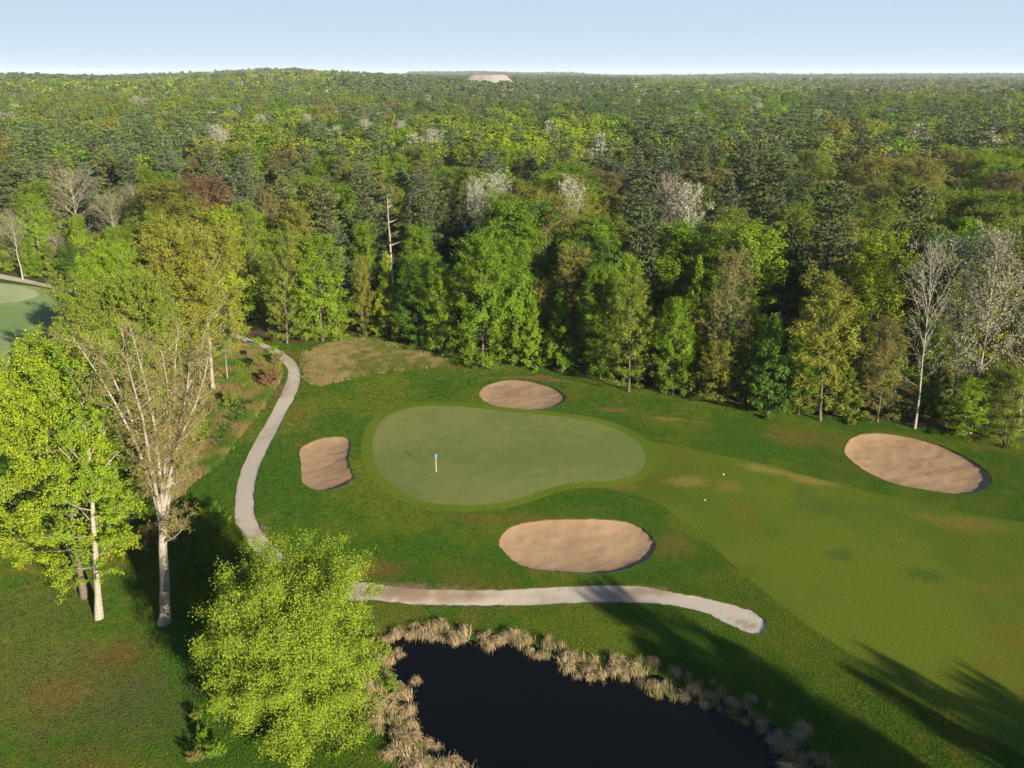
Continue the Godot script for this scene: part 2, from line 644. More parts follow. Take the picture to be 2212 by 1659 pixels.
# White pine: whorls of level branches, each a flat fan that turns up at its tip, with plumes of needles.
func grow_pine(o: Dictionary) -> Array:
	var rng := RandomNumberGenerator.new()
	rng.seed = o.seed
	var w := Geo.new()
	var l := Geo.new()
	var tall: float = o.h
	var wide_r: float = o.r
	var wood := Color(0.9, 0.9, 0.9)
	for i in 8:
		w.tube(Vector3(0, tall * i / 8.0, 0), Vector3(0, tall * (i + 1) / 8.0, 0), tall * 0.016 * (1.0 - i / 8.4), tall * 0.016 * (1.0 - (i + 1) / 8.4), 5, wood)
	var tips: Array = []
	var y: float = tall * o.get("base", 0.25)
	while y < tall * 0.985:
		var t: float = y / tall
		var reach := wide_r * 1.15 * pow(clampf(1.05 - t, 0.03, 1.0), 0.62) * (0.8 + 0.25 * sin(t * 23.0 + o.seed)) * smoothstep(0.05, 0.35, t)
		reach = maxf(reach, wide_r * 0.1)
		var count := rng.randi_range(4, 6)
		var turn := rng.randf() * TAU
		for k in count:
			if rng.randf() < 0.12:
				continue
			var az := turn + TAU * k / count + rng.randf_range(-0.3, 0.3)
			var up := lerpf(0.02, 0.75, pow(t, 2.0)) + rng.randf_range(-0.12, 0.12)
			var size := reach * rng.randf_range(0.7, 1.15)
			var d := Vector3(cos(az) * cos(up), sin(up), sin(az) * cos(up))
			var p := Vector3(0, y, 0)
			var e := p + d * size * 0.6
			var tip := e + (d + Vector3.UP * 0.45).normalized() * size * 0.4
			w.tube(p, e, tall * 0.005, tall * 0.003, 4, wood)
			w.tube(e, tip, tall * 0.003, tall * 0.001, 3, wood)
			var flat := d.cross(Vector3.UP).normalized()
			var fans := maxi(2, int(size * o.get("per", 3.0)))
			for s in fans:
				var u := lerpf(0.28, 1.0, (s + rng.randf()) / fans)
				var q := p.lerp(e, u / 0.6) if u < 0.6 else e.lerp(tip, (u - 0.6) / 0.4)
				var side := flat * (1.0 if s % 2 == 0 else -1.0)
				var len2 := size * 0.42 * (1.15 - u) * rng.randf_range(0.6, 1.2) + 0.15
				var dir := (side + d * 0.8 + Vector3.UP * 0.28).normalized()
				tips.append([q, q + dir * len2, dir])
			tips.append([e, tip, (tip - e).normalized()])
		y += rng.randf_range(0.55, 0.95) * tall / 20.0 * o.get("gap", 1.0)
	var total := 0.0
	for x in tips:
		total += x[0].distance_to(x[1]) + 0.25
	var s0: float = o.leaf
	for x in tips:
		var m: float = (x[0].distance_to(x[1]) + 0.25) * float(o.n) / total
		var shade := rng.randf_range(0.72, 1.0)
		for k in int(m) + (1 if rng.randf() < m - int(m) else 0):
			var p: Vector3 = x[0].lerp(x[1], pow(rng.randf(), 0.6)) + aside(rng) * 0.1
			for b in o.get("needles", 4):
				var dir: Vector3 = (x[2] * 0.75 + aside(rng) * 0.75 + Vector3.UP * 0.35).normalized()
				var a := dir * s0 * 0.5 * rng.randf_range(0.7, 1.2)
				var side: Vector3 = dir.cross(aside(rng)).normalized() * s0 * 0.5 * o.get("slim", 0.26)
				var g := shade * rng.randf_range(0.75, 1.0)
				l.leaf(p + a, a, side, Color(g, g, g))
	return [w.mesh(), l.mesh(), []]

func grow_snag(tall: float, seed_: int) -> Geo:
	var rng := RandomNumberGenerator.new()
	rng.seed = seed_
	var w := Geo.new()
	for i in 10:
		var a := float(i) / 10.0
		var c := 0.75 + rng.randf() * 0.25
		w.tube(Vector3(sin(a * 5.0) * 0.08, a * tall, 0), Vector3(sin((a + 0.1) * 5.0) * 0.08, (a + 0.1) * tall, 0), 0.36 * (1.0 - a * 0.9), 0.36 * (1.0 - (a + 0.1) * 0.9), 7, Color(c, c, c))
	for k in 26:
		var t := rng.randf_range(0.35, 0.97)
		var az := rng.randf() * TAU
		var d := Vector3(cos(az), rng.randf_range(-0.1, 0.5), sin(az)).normalized()
		var p := Vector3(0, tall * t, 0)
		var size := rng.randf_range(1.2, 4.6) * (1.25 - t)
		for s in 3:
			var q := p + d * size / 3.0
			w.tube(p, q, 0.13 * (1.0 - s / 3.3), 0.13 * (1.0 - (s + 1) / 3.3), 4, Color(0.85, 0.85, 0.85))
			d = (d + aside(rng) * 0.25 + Vector3(0, 0.12, 0)).normalized()
			p = q
	return w

var kinds := {}
var landmarks: Array = []

func landmark(p: Vector3, phrase: String) -> void:
	landmarks.append([p.x, p.z, phrase])


func add_kind(called: String, o: Dictionary) -> void:
	kinds[called] = [grow_pine(o) if o.get("pine", false) else grow(o), o.h, o.r]

func tree(called: String, kind: String, bark: String, leaf: String, at: Vector3, tall: float, radius: float, turn: float, label: String, group := "", lean := 0.0) -> Node3D:
	var k: Array = kinds[kind]
	var o := thing(called, at - Vector3(0, 0.08, 0), turn, label, "tree", group)
	if lean != 0.0:
		o.basis = Basis(Vector3.BACK, lean) * Basis(Vector3.UP, turn)
	var s := Vector3(radius / k[2], tall / k[1], radius / k[2])
	var a := part("trunk", k[0][0], M[bark], o)
	a.scale = s
	for m in k[0][2]:
		part("limb", m, M[bark], a)
	if k[0][1].get_surface_count() > 0:
		var b := part("crown", k[0][1], M[leaf], o)
		b.scale = s
	planted.append(Vector3(at.x, radius, at.z))
	return o

# ------------------------------------------------------------------ the scene
func _ready() -> void:
	# camera
	var cam := Camera3D.new()
	cam.name = "camera"
	cam.fov = rad_to_deg(2.0 * atan(MID.y / FOCAL))
	cam.position = Vector3(0, EYE, 0)
	cam.rotation.x = -PITCH
	cam.near = 0.5
	cam.far = 40000.0
	add_child(cam)
	cam.current = true
	# sky, exposure, haze
	var env := Environment.new()
	env.background_mode = Environment.BG_SKY
	env.tonemap_mode = Environment.TONE_MAPPER_LINEAR
	env.tonemap_exposure = 3.4
	env.sdfgi_enabled = true
	env.ssao_enabled = true
	env.ssil_enabled = true
	env.fog_enabled = true
	env.fog_density = 0.000065
	env.fog_light_color = lin(0.75, 0.86, 1.0)
	var sm := ProceduralSkyMaterial.new()
	sm.sky_top_color = lin(0.027, 0.062, 0.128)
	sm.sky_horizon_color = lin(0.176, 0.226, 0.270)
	sm.sky_curve = 0.34
	sm.ground_horizon_color = lin(0.175, 0.21, 0.23)
	sm.ground_bottom_color = lin(0.05, 0.06, 0.04)
	sm.sun_angle_max = 8.0
	var sky := Sky.new()
	sky.sky_material = sm
	env.sky = sky
	var we := WorldEnvironment.new()
	we.name = "air"
	we.environment = env
	add_child(we)
	# the low morning sun, behind the camera's right shoulder
	var sun := DirectionalLight3D.new()
	sun.name = "sun"
	sun.light_energy = 1.6
	sun.light_color = Color(1.0, 0.93, 0.82)
	sun.light_angular_distance = 0.53
	sun.shadow_enabled = true
	add_child(sun)
	sun.look_at_from_position(Vector3.ZERO, SUN, Vector3.UP)

	wide.seed = 3
	wide.frequency = 0.014
	wide.fractal_octaves = 2
	fine.seed = 5
	fine.frequency = 0.35
	fine.fractal_octaves = 3
	blot.seed = 9
	blot.frequency = 0.055
	blot.fractal_octaves = 4
	grove.seed = 17
	grove.noise_type = FastNoiseLite.TYPE_CELLULAR
	grove.cellular_return_type = FastNoiseLite.RETURN_CELL_VALUE
	grove.cellular_jitter = 1.0
	grove.frequency = 0.026
	grove.fractal_type = FastNoiseLite.FRACTAL_NONE

	materials()
	terrain()
	course_things()
	make_kinds()
	front_trees()
	edge_trees()
	forest()
	reeds()
	undergrowth()
	turf()

func materials() -> void:
	T.bark = grain(21, 0.04, 4, 0.45, 1.0, 256)
	T.turf = grain(22, 0.035, 6, 0.48, 1.0, 1024)
	T.mown = grain(23, 0.03, 5, 0.72, 1.0, 1024)
	T.sand = grain(24, 0.05, 5, 0.72, 1.0, 1024)
	T.turf_bump = bumps(25, 0.12, 4, 10.0, 1024)
	T.sand_bump = bumps(26, 0.035, 5, 9.0, 1024)
	M.turf = sheet_material("rough turf", T.turf, 7.0, 0.95, T.turf_bump, 0.4)
	M.mown = sheet_material("mown turf", T.mown, 7.0, 0.95, T.turf_bump, 0.35)
	M.putting = sheet_material("putting turf", T.mown, 5.0, 0.95, T.turf_bump, 0.15)
	M.gravel = sheet_material("gravel", T.sand, 4.0, 0.95, T.sand_bump, 0.5)
	M.sand = sheet_material("bunker sand", T.sand, 5.0, 0.95, T.sand_bump, 0.8)
	M.sand.uv1_scale = Vector3(0.16, 1.1, 1.0)   # raked lines
	M.earth = plain("turf edge", Color(0.05, 0.045, 0.02), 0.95)
	M.water = plain("pond water", Color(0.0012, 0.0014, 0.0012), 0.04)
	M.water.metallic_specular = 0.22
	M.bark_grey = barky("grey bark", 0.17, 0.145, 0.115)
	M.bark_pale = barky("pale bark", 0.42, 0.385, 0.32)
	M.bark_dark = barky("dark bark", 0.11, 0.09, 0.075)
	M.bark_dead = barky("weathered dead wood", 0.40, 0.35, 0.30)
	var leaves := {
		"lime": [0.178, 0.246, 0.014], "green": [0.105, 0.190, 0.011], "deep": [0.060, 0.125, 0.014], "fresh": [0.140, 0.230, 0.013],
		"olive": [0.170, 0.186, 0.024], "gold": [0.180, 0.185, 0.036], "brown": [0.150, 0.138, 0.045], "russet": [0.160, 0.098, 0.050], "moss": [0.138, 0.186, 0.022],
		"pine": [0.062, 0.092, 0.034], "bluepine": [0.068, 0.100, 0.050], "warmpine": [0.092, 0.116, 0.035],
		"spring": [0.155, 0.226, 0.018], "tan": [0.168, 0.152, 0.048], "white": [0.31, 0.325, 0.25], "sage": [0.185, 0.20, 0.135], "grey": [0.20, 0.17, 0.125],
	}
	for k in leaves:
		var c: Array = leaves[k]
		M[k] = leafy(k + " leaves", c[0], c[1], c[2], 0.35 if k.ends_with("pine") else 0.75)
		T[k] = Color(c[0], c[1], c[2])
	M.far = leafy("far leaves", 0.8, 0.8, 0.8, 0.6)

func terrain() -> void:
	var z3 := zoomed(1270, 1905, 0.5877, [560, 1500, 470, 1350, 420, 1200, 370, 1080, 335, 1000, 315, 930, 340, 860, 430, 812, 600, 800, 800, 850, 1000, 865, 1150, 845, 1230, 870, 1340, 950, 1490, 1010, 1600, 1070, 1750, 1030, 1900, 1045, 2100, 1090])
	var z4 := zoomed(2540, 1905, 0.5877, [20, 1150, 150, 1195, 300, 1235, 450, 1290, 600, 1370, 720, 1450, 830, 1580, 900, 1720, 900, 1900, 600, 2100, -500, 2200, -1300, 1900])
	var around := PackedVector2Array()
	var both := z3 + z4
	for i in range(0, both.size(), 2):
		var p := on_level(Vector2(both[i], both[i + 1]), WATER)
		around.append(Vector2(p.x, p.z))
	pond = smoothed(around, true, 2)
	make_lattice()
	for p in photo_poly([-60, 583, 130, 612, 300, 665, 505, 722, 560, 735, 640, 745, 760, 722, 850, 730, 950, 762, 1042, 776, 1150, 790, 1300, 818, 1420, 850, 1550, 870, 1660, 888, 1790, 903, 1900, 908, 2000, 925, 2100, 942, 2212, 958, 2400, 990]):
		edge.append(Vector2(p.x, -p.y))
	# outlines
	green_poly = smoothed(photo_poly([803, 975, 806, 945, 815, 920, 832, 901, 858, 888, 895, 879, 945, 876, 1000, 878, 1050, 884, 1110, 891, 1170, 896, 1235, 903, 1290, 913, 1335, 928, 1368, 946, 1390, 968, 1396, 990, 1390, 1010, 1370, 1027, 1335, 1038, 1290, 1041, 1250, 1042, 1210, 1048, 1170, 1060, 1130, 1074, 1090, 1085, 1040, 1091, 980, 1093, 930, 1087, 885, 1072, 850, 1052, 825, 1028, 810, 1003]), true, 1)
	fringe_poly = Geometry2D.offset_polygon(green_poly, 1.25, Geometry2D.JOIN_ROUND)[0]
	var upper := zoomed(2100, 1200, 0.7866, [300, 520, 420, 575, 560, 600, 700, 630, 850, 665, 1000, 690, 1100, 720, 1250, 765, 1400, 805, 1550, 830, 1700, 865, 1900, 915, 2100, 945, 2212, 965])
	upper += [2330, 1155, 2700, 1240, 2700, 2100, 2330, 1720, 2180, 1615, 2073, 1548, 1971, 1490, 1903, 1456, 1835, 1412, 1768, 1368, 1700, 1317, 1632, 1263, 1564, 1202, 1507, 1148, 1463, 1115, 1431, 1092, 1404, 1078, 1359, 1067, 1300, 1052, 1250, 1046, 1300, 1000]
	fairway_poly = smoothed(photo_poly(upper), true, 1)
	far_green_poly = smoothed(photo_poly([-80, 640, -20, 612, 40, 616, 78, 628, 88, 638, 60, 648, 0, 656, -60, 662]), true, 2)
	far_fairway_poly = smoothed(photo_poly([-90, 600, 0, 610, 70, 618, 150, 634, 200, 690, 180, 750, 60, 800, 0, 812, -90, 850]), true, 1)
	far_path_poly = photo_poly([-60, 583, 0, 592, 60, 604, 122, 618, 170, 629, 170, 636, 120, 624, 60, 612, 0, 602, -60, 593])
	meadow_poly = smoothed(photo_poly([640, 770, 700, 742, 760, 730, 840, 739, 900, 754, 960, 774, 990, 784, 940, 796, 860, 803, 780, 815, 720, 830, 680, 842, 655, 828, 640, 800]), true, 1)
	var west := [500, 724] + zoomed(0, 1000, 0.5877, [1540, 475, 1680, 530, 1760, 575, 1820, 625, 1840, 665, 1835, 715, 1800, 800, 1740, 910, 1690, 1010, 1620, 1120, 1565, 1230, 1520, 1340, 1503, 1450, 1497, 1550, 1505, 1659])
	west += zoomed(0, 1905, 0.5877, [1520, 110, 1560, 190, 1610, 260]) + [585, 1222, 640, 1262, 710, 1290, 765, 1303]
	west += zoomed(1270, 1905, 0.5877, [200, 588, 350, 605, 500, 618, 700, 625, 900, 628, 1100, 625, 1400, 617, 1600, 607, 1750, 600, 1900, 605, 2050, 615, 2160, 627])
	west += zoomed(2540, 1905, 0.5877, [0, 630, 100, 650, 200, 675, 250, 705, 330, 745, 400, 780, 460, 803, 520, 806, 555, 795, 575, 765, 575, 735, 550, 700, 500, 660, 420, 635, 300, 600, 150, 565, 0, 540])
	west += zoomed(1270, 1905, 0.5877, [2100, 525, 2000, 505, 1900, 492, 1700, 490, 1500, 497, 1300, 505, 1100, 518, 900, 522, 650, 518, 450, 508, 300, 490, 160, 473]) + [730, 1244, 670, 1228, 622, 1203, 594, 1182]
	west += zoomed(0, 1905, 0.5877, [1700, 180, 1650, 100, 1625, 20])
	west += zoomed(0, 1000, 0.5877, [1625, 1500, 1622, 1450, 1640, 1340, 1675, 1240, 1725, 1140, 1775, 1045, 1830, 930, 1885, 835, 1920, 740, 1922, 650, 1895, 610, 1840, 560, 1740, 505, 1600, 460]) + [505, 718]
	var soft := smoothed(photo_poly(west), true, 2)
	path_poly = PackedVector2Array()
	for i in soft.size():   # ragged turf along the gravel
		var q := soft[i]
		path_poly.append(q + Vector2(fine.get_noise_2d(q.x * 4.0, q.y * 4.0), fine.get_noise_2d(q.x * 4.0 + 99.0, q.y * 4.0)) * 0.14)
	var pits: Array[PackedVector2Array] = [
		photo_poly([645, 972, 655, 962, 690, 947, 720, 942, 745, 943, 757, 950, 759, 965, 754, 985, 753, 1003, 762, 1018, 768, 1032, 760, 1042, 735, 1055, 700, 1062, 675, 1058, 655, 1045, 650, 1025, 650, 1000]),
		photo_poly([1034, 852, 1040, 838, 1060, 828, 1095, 820, 1135, 821, 1180, 832, 1210, 845, 1223, 858, 1222, 868, 1200, 880, 1165, 886, 1115, 885, 1070, 878, 1042, 866]),
		photo_poly(zoomed(1270, 1905, 0.5877, [1020, 215, 1040, 165, 1090, 120, 1180, 90, 1300, 75, 1450, 68, 1650, 66, 1800, 75, 1890, 100, 1960, 145, 2010, 195, 2030, 240, 2015, 290, 1970, 335, 1900, 375, 1800, 408, 1680, 420, 1550, 420, 1400, 412, 1280, 400, 1180, 375, 1110, 335, 1060, 290, 1030, 250])),
		photo_poly(zoomed(2100, 1200, 0.7866, [1352, 620, 1362, 590, 1390, 560, 1440, 543, 1510, 537, 1600, 545, 1700, 565, 1800, 592, 1880, 625, 1960, 665, 2020, 705, 2055, 745, 2060, 775, 2045, 805, 2000, 825, 1930, 832, 1850, 828, 1750, 812, 1650, 795, 1560, 770, 1480, 735, 1410, 690, 1365, 650])),
	]
	for k in 4:
		var s := smoothed(pits[k], true, 2)
		var ragged := PackedVector2Array()
		for q in s:
			ragged.append(q + Vector2(fine.get_noise_2d(q.x * 3.0, q.y * 3.0), fine.get_noise_2d(q.x * 3.0 + 99.0, q.y * 3.0)) * 0.16)
		pits[k] = ragged
		holes.append(ragged)
	holes.append(path_poly)
	# worn, dry and bare places seen in the turf
	var rust := Color(0.17, 0.085, 0.035)
	var dry := Color(0.145, 0.112, 0.028)
	var straw := Color(0.24, 0.165, 0.055)
	var dirt := Color(0.20, 0.115, 0.060)
	var wet := Color(0.21, 0.155, 0.11)
	for a in [[250, 1420, 2.3, 1.7, rust, 0.9, 0.4], [262, 1425, 3.6, 2.9, Color(0.095, 0.085, 0.012), 0.7, 0.4], [1130, 815, 4.5, 0.7, dirt, 0.8, 0.0], [1190, 822, 3.5, 0.8, dirt, 0.75, 0.15],
			[1320, 885, 3.0, 0.8, dirt, 0.6, 0.1], [1440, 905, 2.6, 0.9, straw, 0.6, 0.1], [1500, 912, 1.4, 0.5, dirt, 0.6, 0.0], [1480, 1040, 2.8, 1.5, straw, 0.5, 0.0], [1650, 1015, 4.2, 0.9, straw, 0.5, 0.35],
			[1760, 1040, 3.5, 0.8, straw, 0.45, 0.3], [1570, 1050, 1.8, 1.4, dry, 0.7, 0.0], [1740, 950, 6.0, 3.0, dry, 0.6, 0.3], [1860, 1010, 3.0, 2.5, dry, 0.35, 0.0], [820, 1230, 3.6, 1.4, rust, 0.5, 0.1],
			[1090, 1122, 6.0, 1.2, dry, 0.55, 0.0], [1320, 1052, 4.0, 0.9, dry, 0.6, 0.0], [1450, 1175, 1.8, 3.0, dry, 0.6, 0.5], [680, 770, 7.0, 4.0, dry, 0.5, 0.0], [640, 900, 2.2, 5.0, dry, 0.45, 0.0],
			[2090, 1130, 5.0, 1.6, dry, 0.5, 0.2], [1000, 790, 6.0, 1.0, dry, 0.4, 0.1], [560, 850, 3.5, 7.0, Color(0.13, 0.10, 0.05), 0.7, 0.0], [480, 900, 5.0, 8.0, Color(0.14, 0.105, 0.05), 0.75, 0.0],
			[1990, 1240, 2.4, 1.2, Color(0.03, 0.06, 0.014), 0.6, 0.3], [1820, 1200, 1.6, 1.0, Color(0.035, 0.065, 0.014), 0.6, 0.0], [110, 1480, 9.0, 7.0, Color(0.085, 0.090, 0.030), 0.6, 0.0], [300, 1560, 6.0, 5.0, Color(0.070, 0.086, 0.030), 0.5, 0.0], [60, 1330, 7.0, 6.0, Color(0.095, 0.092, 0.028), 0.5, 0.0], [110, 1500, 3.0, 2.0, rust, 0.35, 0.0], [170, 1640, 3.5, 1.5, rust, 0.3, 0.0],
			[880, 1278, 5.5, 1.3, wet, 0.95, 0.0], [970, 1284, 4.0, 1.0, wet, 0.8, 0.0], [1340, 1284, 3.5, 1.2, wet, 0.7, 0.0], [1395, 1276, 2.5, 0.8, wet, 0.7, 0.0], [1610, 1345, 1.3, 0.35, Color(0.12, 0.11, 0.06), 0.8, 0.6], [560, 1150, 0.8, 2.0, wet, 0.5, 0.0]]:
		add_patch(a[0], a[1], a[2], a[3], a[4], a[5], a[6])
	# sheets
	var flat := func(x: float, z: float) -> float: return height(x, z)
	tag(part("ground", make_ground(), M.turf, self), "rough grass and woodland floor", "ground", "", "structure")
	tag(part("fairway", sheet(fairway_poly, 0.006, CELL, mown_color, flat), M.mown, self), "yellow-green mown fairway running up to the putting green", "fairway", "", "structure")
	tag(part("fringe", sheet(fringe_poly, 0.011, CELL, fringe_color, flat), M.mown, self), "light green mown collar around the putting green", "fringe", "", "structure")
	tag(part("putting_green", sheet(green_poly, 0.017, CELL, green_color, flat), M.putting, self), "smooth grey-green putting green with the flag", "green", "", "structure")
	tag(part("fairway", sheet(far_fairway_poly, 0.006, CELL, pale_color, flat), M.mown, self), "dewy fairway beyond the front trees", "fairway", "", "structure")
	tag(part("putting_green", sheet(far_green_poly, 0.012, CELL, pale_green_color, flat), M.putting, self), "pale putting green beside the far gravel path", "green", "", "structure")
	tag(part("gravel_path", sheet(far_path_poly, 0.012, CELL, gravel_color, flat), M.gravel, self), "gravel path along the far wood", "path", "", "structure")
	var sunk := func(x: float, z: float) -> float: return height(x, z) - 0.09 + 0.012 * fine.get_noise_2d(x * 3.0, z * 3.0)
	tag(part("cart_path", sheet(path_poly, 0.0, 0.5, gravel_color, sunk), M.gravel, self), "pale gravel cart path winding past the green", "path", "", "structure")
	tag(part("turf_edge", rim(path_poly, 0.02, -0.14), M.earth, self), "cut turf edge along the cart path", "turf edge", "", "structure")
	var surface := PackedVector2Array(Geometry2D.offset_polygon(pond, 0.6)[0])
	var level := func(_x: float, _z: float) -> float: return WATER
	var black := func(_x: float, _z: float) -> Color: return Color(0.4, 0.4, 0.4)
	tag(part("pond_water", sheet(surface, 0.0, 4.0, black, level), M.water, self), "black still pond water", "water", "", "structure")
	# bunkers: sunk sand with a turf lip
	var told := ["small kidney-shaped sand bunker between the cart path and the green", "oval sand bunker between the green and the forest edge", "long oval sand bunker between the green and the pond path", "large oval sand bunker beside the fairway near the forest"]
	for k in 4:
		var pit := pits[k]
		var deep: float = [0.42, 0.36, 0.42, 0.42][k]
		var bowl := func(x: float, z: float) -> float:
			var d := poly_distance(Vector2(x, z), pit)
			var y := height(x, z) - 0.10 - deep * (1.0 - exp(-d / 1.3))
			return y + fine.get_noise_2d(x * 1.4, z * 1.4) * 0.05 * minf(1.0, d) + blot.get_noise_2d(x * 5.0, z * 5.0) * 0.035 * minf(1.0, d)
		var c := Vector3.ZERO
		for q in pit:
			c += Vector3(q.x, 0, q.y) / pit.size()
		var b := thing("sand_bunker", Vector3.ZERO, 0.0, told[k], "bunker", "sand bunkers around the green")
		part("sand", sheet(pit, 0.0, 0.25, sand_color, bowl), M.sand, b)
		part("turf_lip", rim(pit, 0.03, -0.22), M.earth, b)

func course_things() -> void:
	# flagstick
	var at := on_ground(942.5, 1019.5)
	var o := thing("flagstick", at + Vector3(0, 0.014, 0), 0.0, "yellow flagstick with a blue flag standing in the putting green", "flagstick")
	var g := Geo.new()
	g.tube(Vector3(0, -0.05, 0), Vector3(0, 2.05, 0), 0.02, 0.014, 8, Color.WHITE)
	part("pole", g.mesh(), plain("cream pole", Color(0.72, 0.70, 0.46), 0.5), o)
	var st := SurfaceTool.new()
	st.begin(Mesh.PRIMITIVE_TRIANGLES)
	for i in 6:
		for j in 6:
			for q in [[0, 0], [1, 0], [1, 1], [0, 0], [1, 1], [0, 1]]:
				var u: float = (i + q[0]) / 6.0
				var v: float = (j + q[1]) / 6.0
				var drop := 0.42 * u * u + 0.5 * v * (1.0 - 0.3 * u)
				st.add_vertex(Vector3(0.02 + 0.17 * u * (1.0 - 0.2 * v), 2.16 - drop, 0.10 * u * sin(u * 7.0 + v * 2.0) + 0.02))
	st.generate_normals()
	part("flag", st.commit(), plain("blue flag cloth", Color(0.05, 0.16, 0.62), 0.7), o)
	g = Geo.new()
	g.tube(Vector3(0, -0.006, 0), Vector3(0, 0.012, 0), 0.075, 0.07, 14, Color.WHITE)
	part("cup_rim", g.mesh(), plain("white cup", Color(0.8, 0.8, 0.78), 0.5), o)
	# tee markers: small white wedges on the fairway
	for k in 2:
		var p := on_ground([1563.0, 1523.0][k], [1026.0, 1081.0][k])
		o = thing("tee_marker", p + Vector3(0, 0.005, 0), [0.3, -0.1][k], "small white wedge marker on the fairway, %s one of the pair" % ["the forest-side", "the pond-side"][k], "tee marker", "white markers on the fairway")
		st = SurfaceTool.new()
		st.begin(Mesh.PRIMITIVE_TRIANGLES)
		var a := [Vector3(-0.05, 0, 0.10), Vector3(0.07, 0, 0.10), Vector3(0.03, 0.2, 0.09), Vector3(-0.02, 0.2, 0.09)]
		for f in [[0, 1, 2, 3]]:
			var back := Vector3(0, 0, -0.19)
			for q in [[a[0], a[1], a[2]], [a[0], a[2], a[3]], [a[0] + back, a[2] + back, a[1] + back], [a[0] + back, a[3] + back, a[2] + back], [a[1], a[1] + back, a[2] + back], [a[1], a[2] + back, a[2]], [a[0], a[3], a[3] + back], [a[0], a[3] + back, a[0] + back], [a[3], a[2], a[2] + back], [a[3], a[2] + back, a[3] + back]]:
				for w in q:
					st.add_vertex(w)
		st.generate_normals()
		part("block", st.commit(), plain("white marker paint", Color(0.6, 0.6, 0.57), 0.55), o).scale = Vector3(0.7, 0.75, 0.7)
	# sprinkler head
	var sp := on_ground(953, 1187)
	o = thing("sprinkler_head", sp, 0.0, "small dark sprinkler head set in the rough below the green", "sprinkler")
	g = Geo.new()
	g.tube(Vector3(0, -0.02, 0), Vector3(0, 0.07, 0), 0.12, 0.11, 12, Color.WHITE)
	g.tube(Vector3(0, 0.07, 0), Vector3(0, 0.072, 0), 0.11, 0.0, 12, Color.WHITE)
	part("cap", g.mesh(), plain("dark plastic", Color(0.012, 0.018, 0.012), 0.6), o)
	# culvert pipe under the cart path
	var cp := on_ground(528, 770)
	o = thing("culvert_pipe", cp + Vector3(0, 0.25, 0), 0.35, "black plastic culvert pipe opening above the ditch", "pipe")
	g = Geo.new()
	for i in 10:
		var r := 0.40 if i % 2 == 0 else 0.43
		var r2 := 0.43 if i % 2 == 0 else 0.40
		g.tube(Vector3(0, 0.02 * i, 0.6 - 0.12 * i), Vector3(0, 0.02 * (i + 1), 0.6 - 0.12 * (i + 1)), r, r2, 16, Color.WHITE)
	g.tube(Vector3(0, 0, 0.6), Vector3(0, 0.2, -0.6), 0.34, 0.34, 16, Color.WHITE)
	g.tube(Vector3(0, 0, 0.601), Vector3(0, 0, 0.602), 0.40, 0.34, 16, Color.WHITE)
	part("barrel", g.mesh(), plain("black pipe plastic", Color(0.010, 0.010, 0.014), 0.5), o)
	# pale spoil heap of the quarry far behind the forest
	var hp := Vector3(-36.0, 0, -1330.0)
	hp.y = height(hp.x, hp.z)
	g = Geo.new()
	var top := 41.0 - hp.y
	for j in 13:
		for i in 40:
			for q in [[0, 0], [1, 0], [1, 1], [0, 0], [1, 1], [0, 1]]:
				var t: float = (j + q[1]) / 13.0
				var az: float = TAU * ((i + q[0]) % 40) / 40.0
				var rr: float = 62.0 * (1.0 - t * 0.62) + 5.0 * wide.get_noise_2d(cos(az) * 60.0, sin(az) * 60.0 + t * 30.0)
				if t >= 0.999:
					rr = 0.0
				g.ix.append(g.v.size())
				g.v.append(Vector3(cos(az) * rr, top * (minf(t * 1.03, 1.0) - (0.04 if t >= 0.999 else 0.0)) - 0.5, sin(az) * rr * 0.6))
	o = thing("spoil_heap", hp, 0.0, "pale heap of quarry sand rising behind the distant pine wood", "spoil heap")
	part("heap", g.mesh(), plain("pale quarry sand", Color(0.165, 0.155, 0.14), 0.95), o)

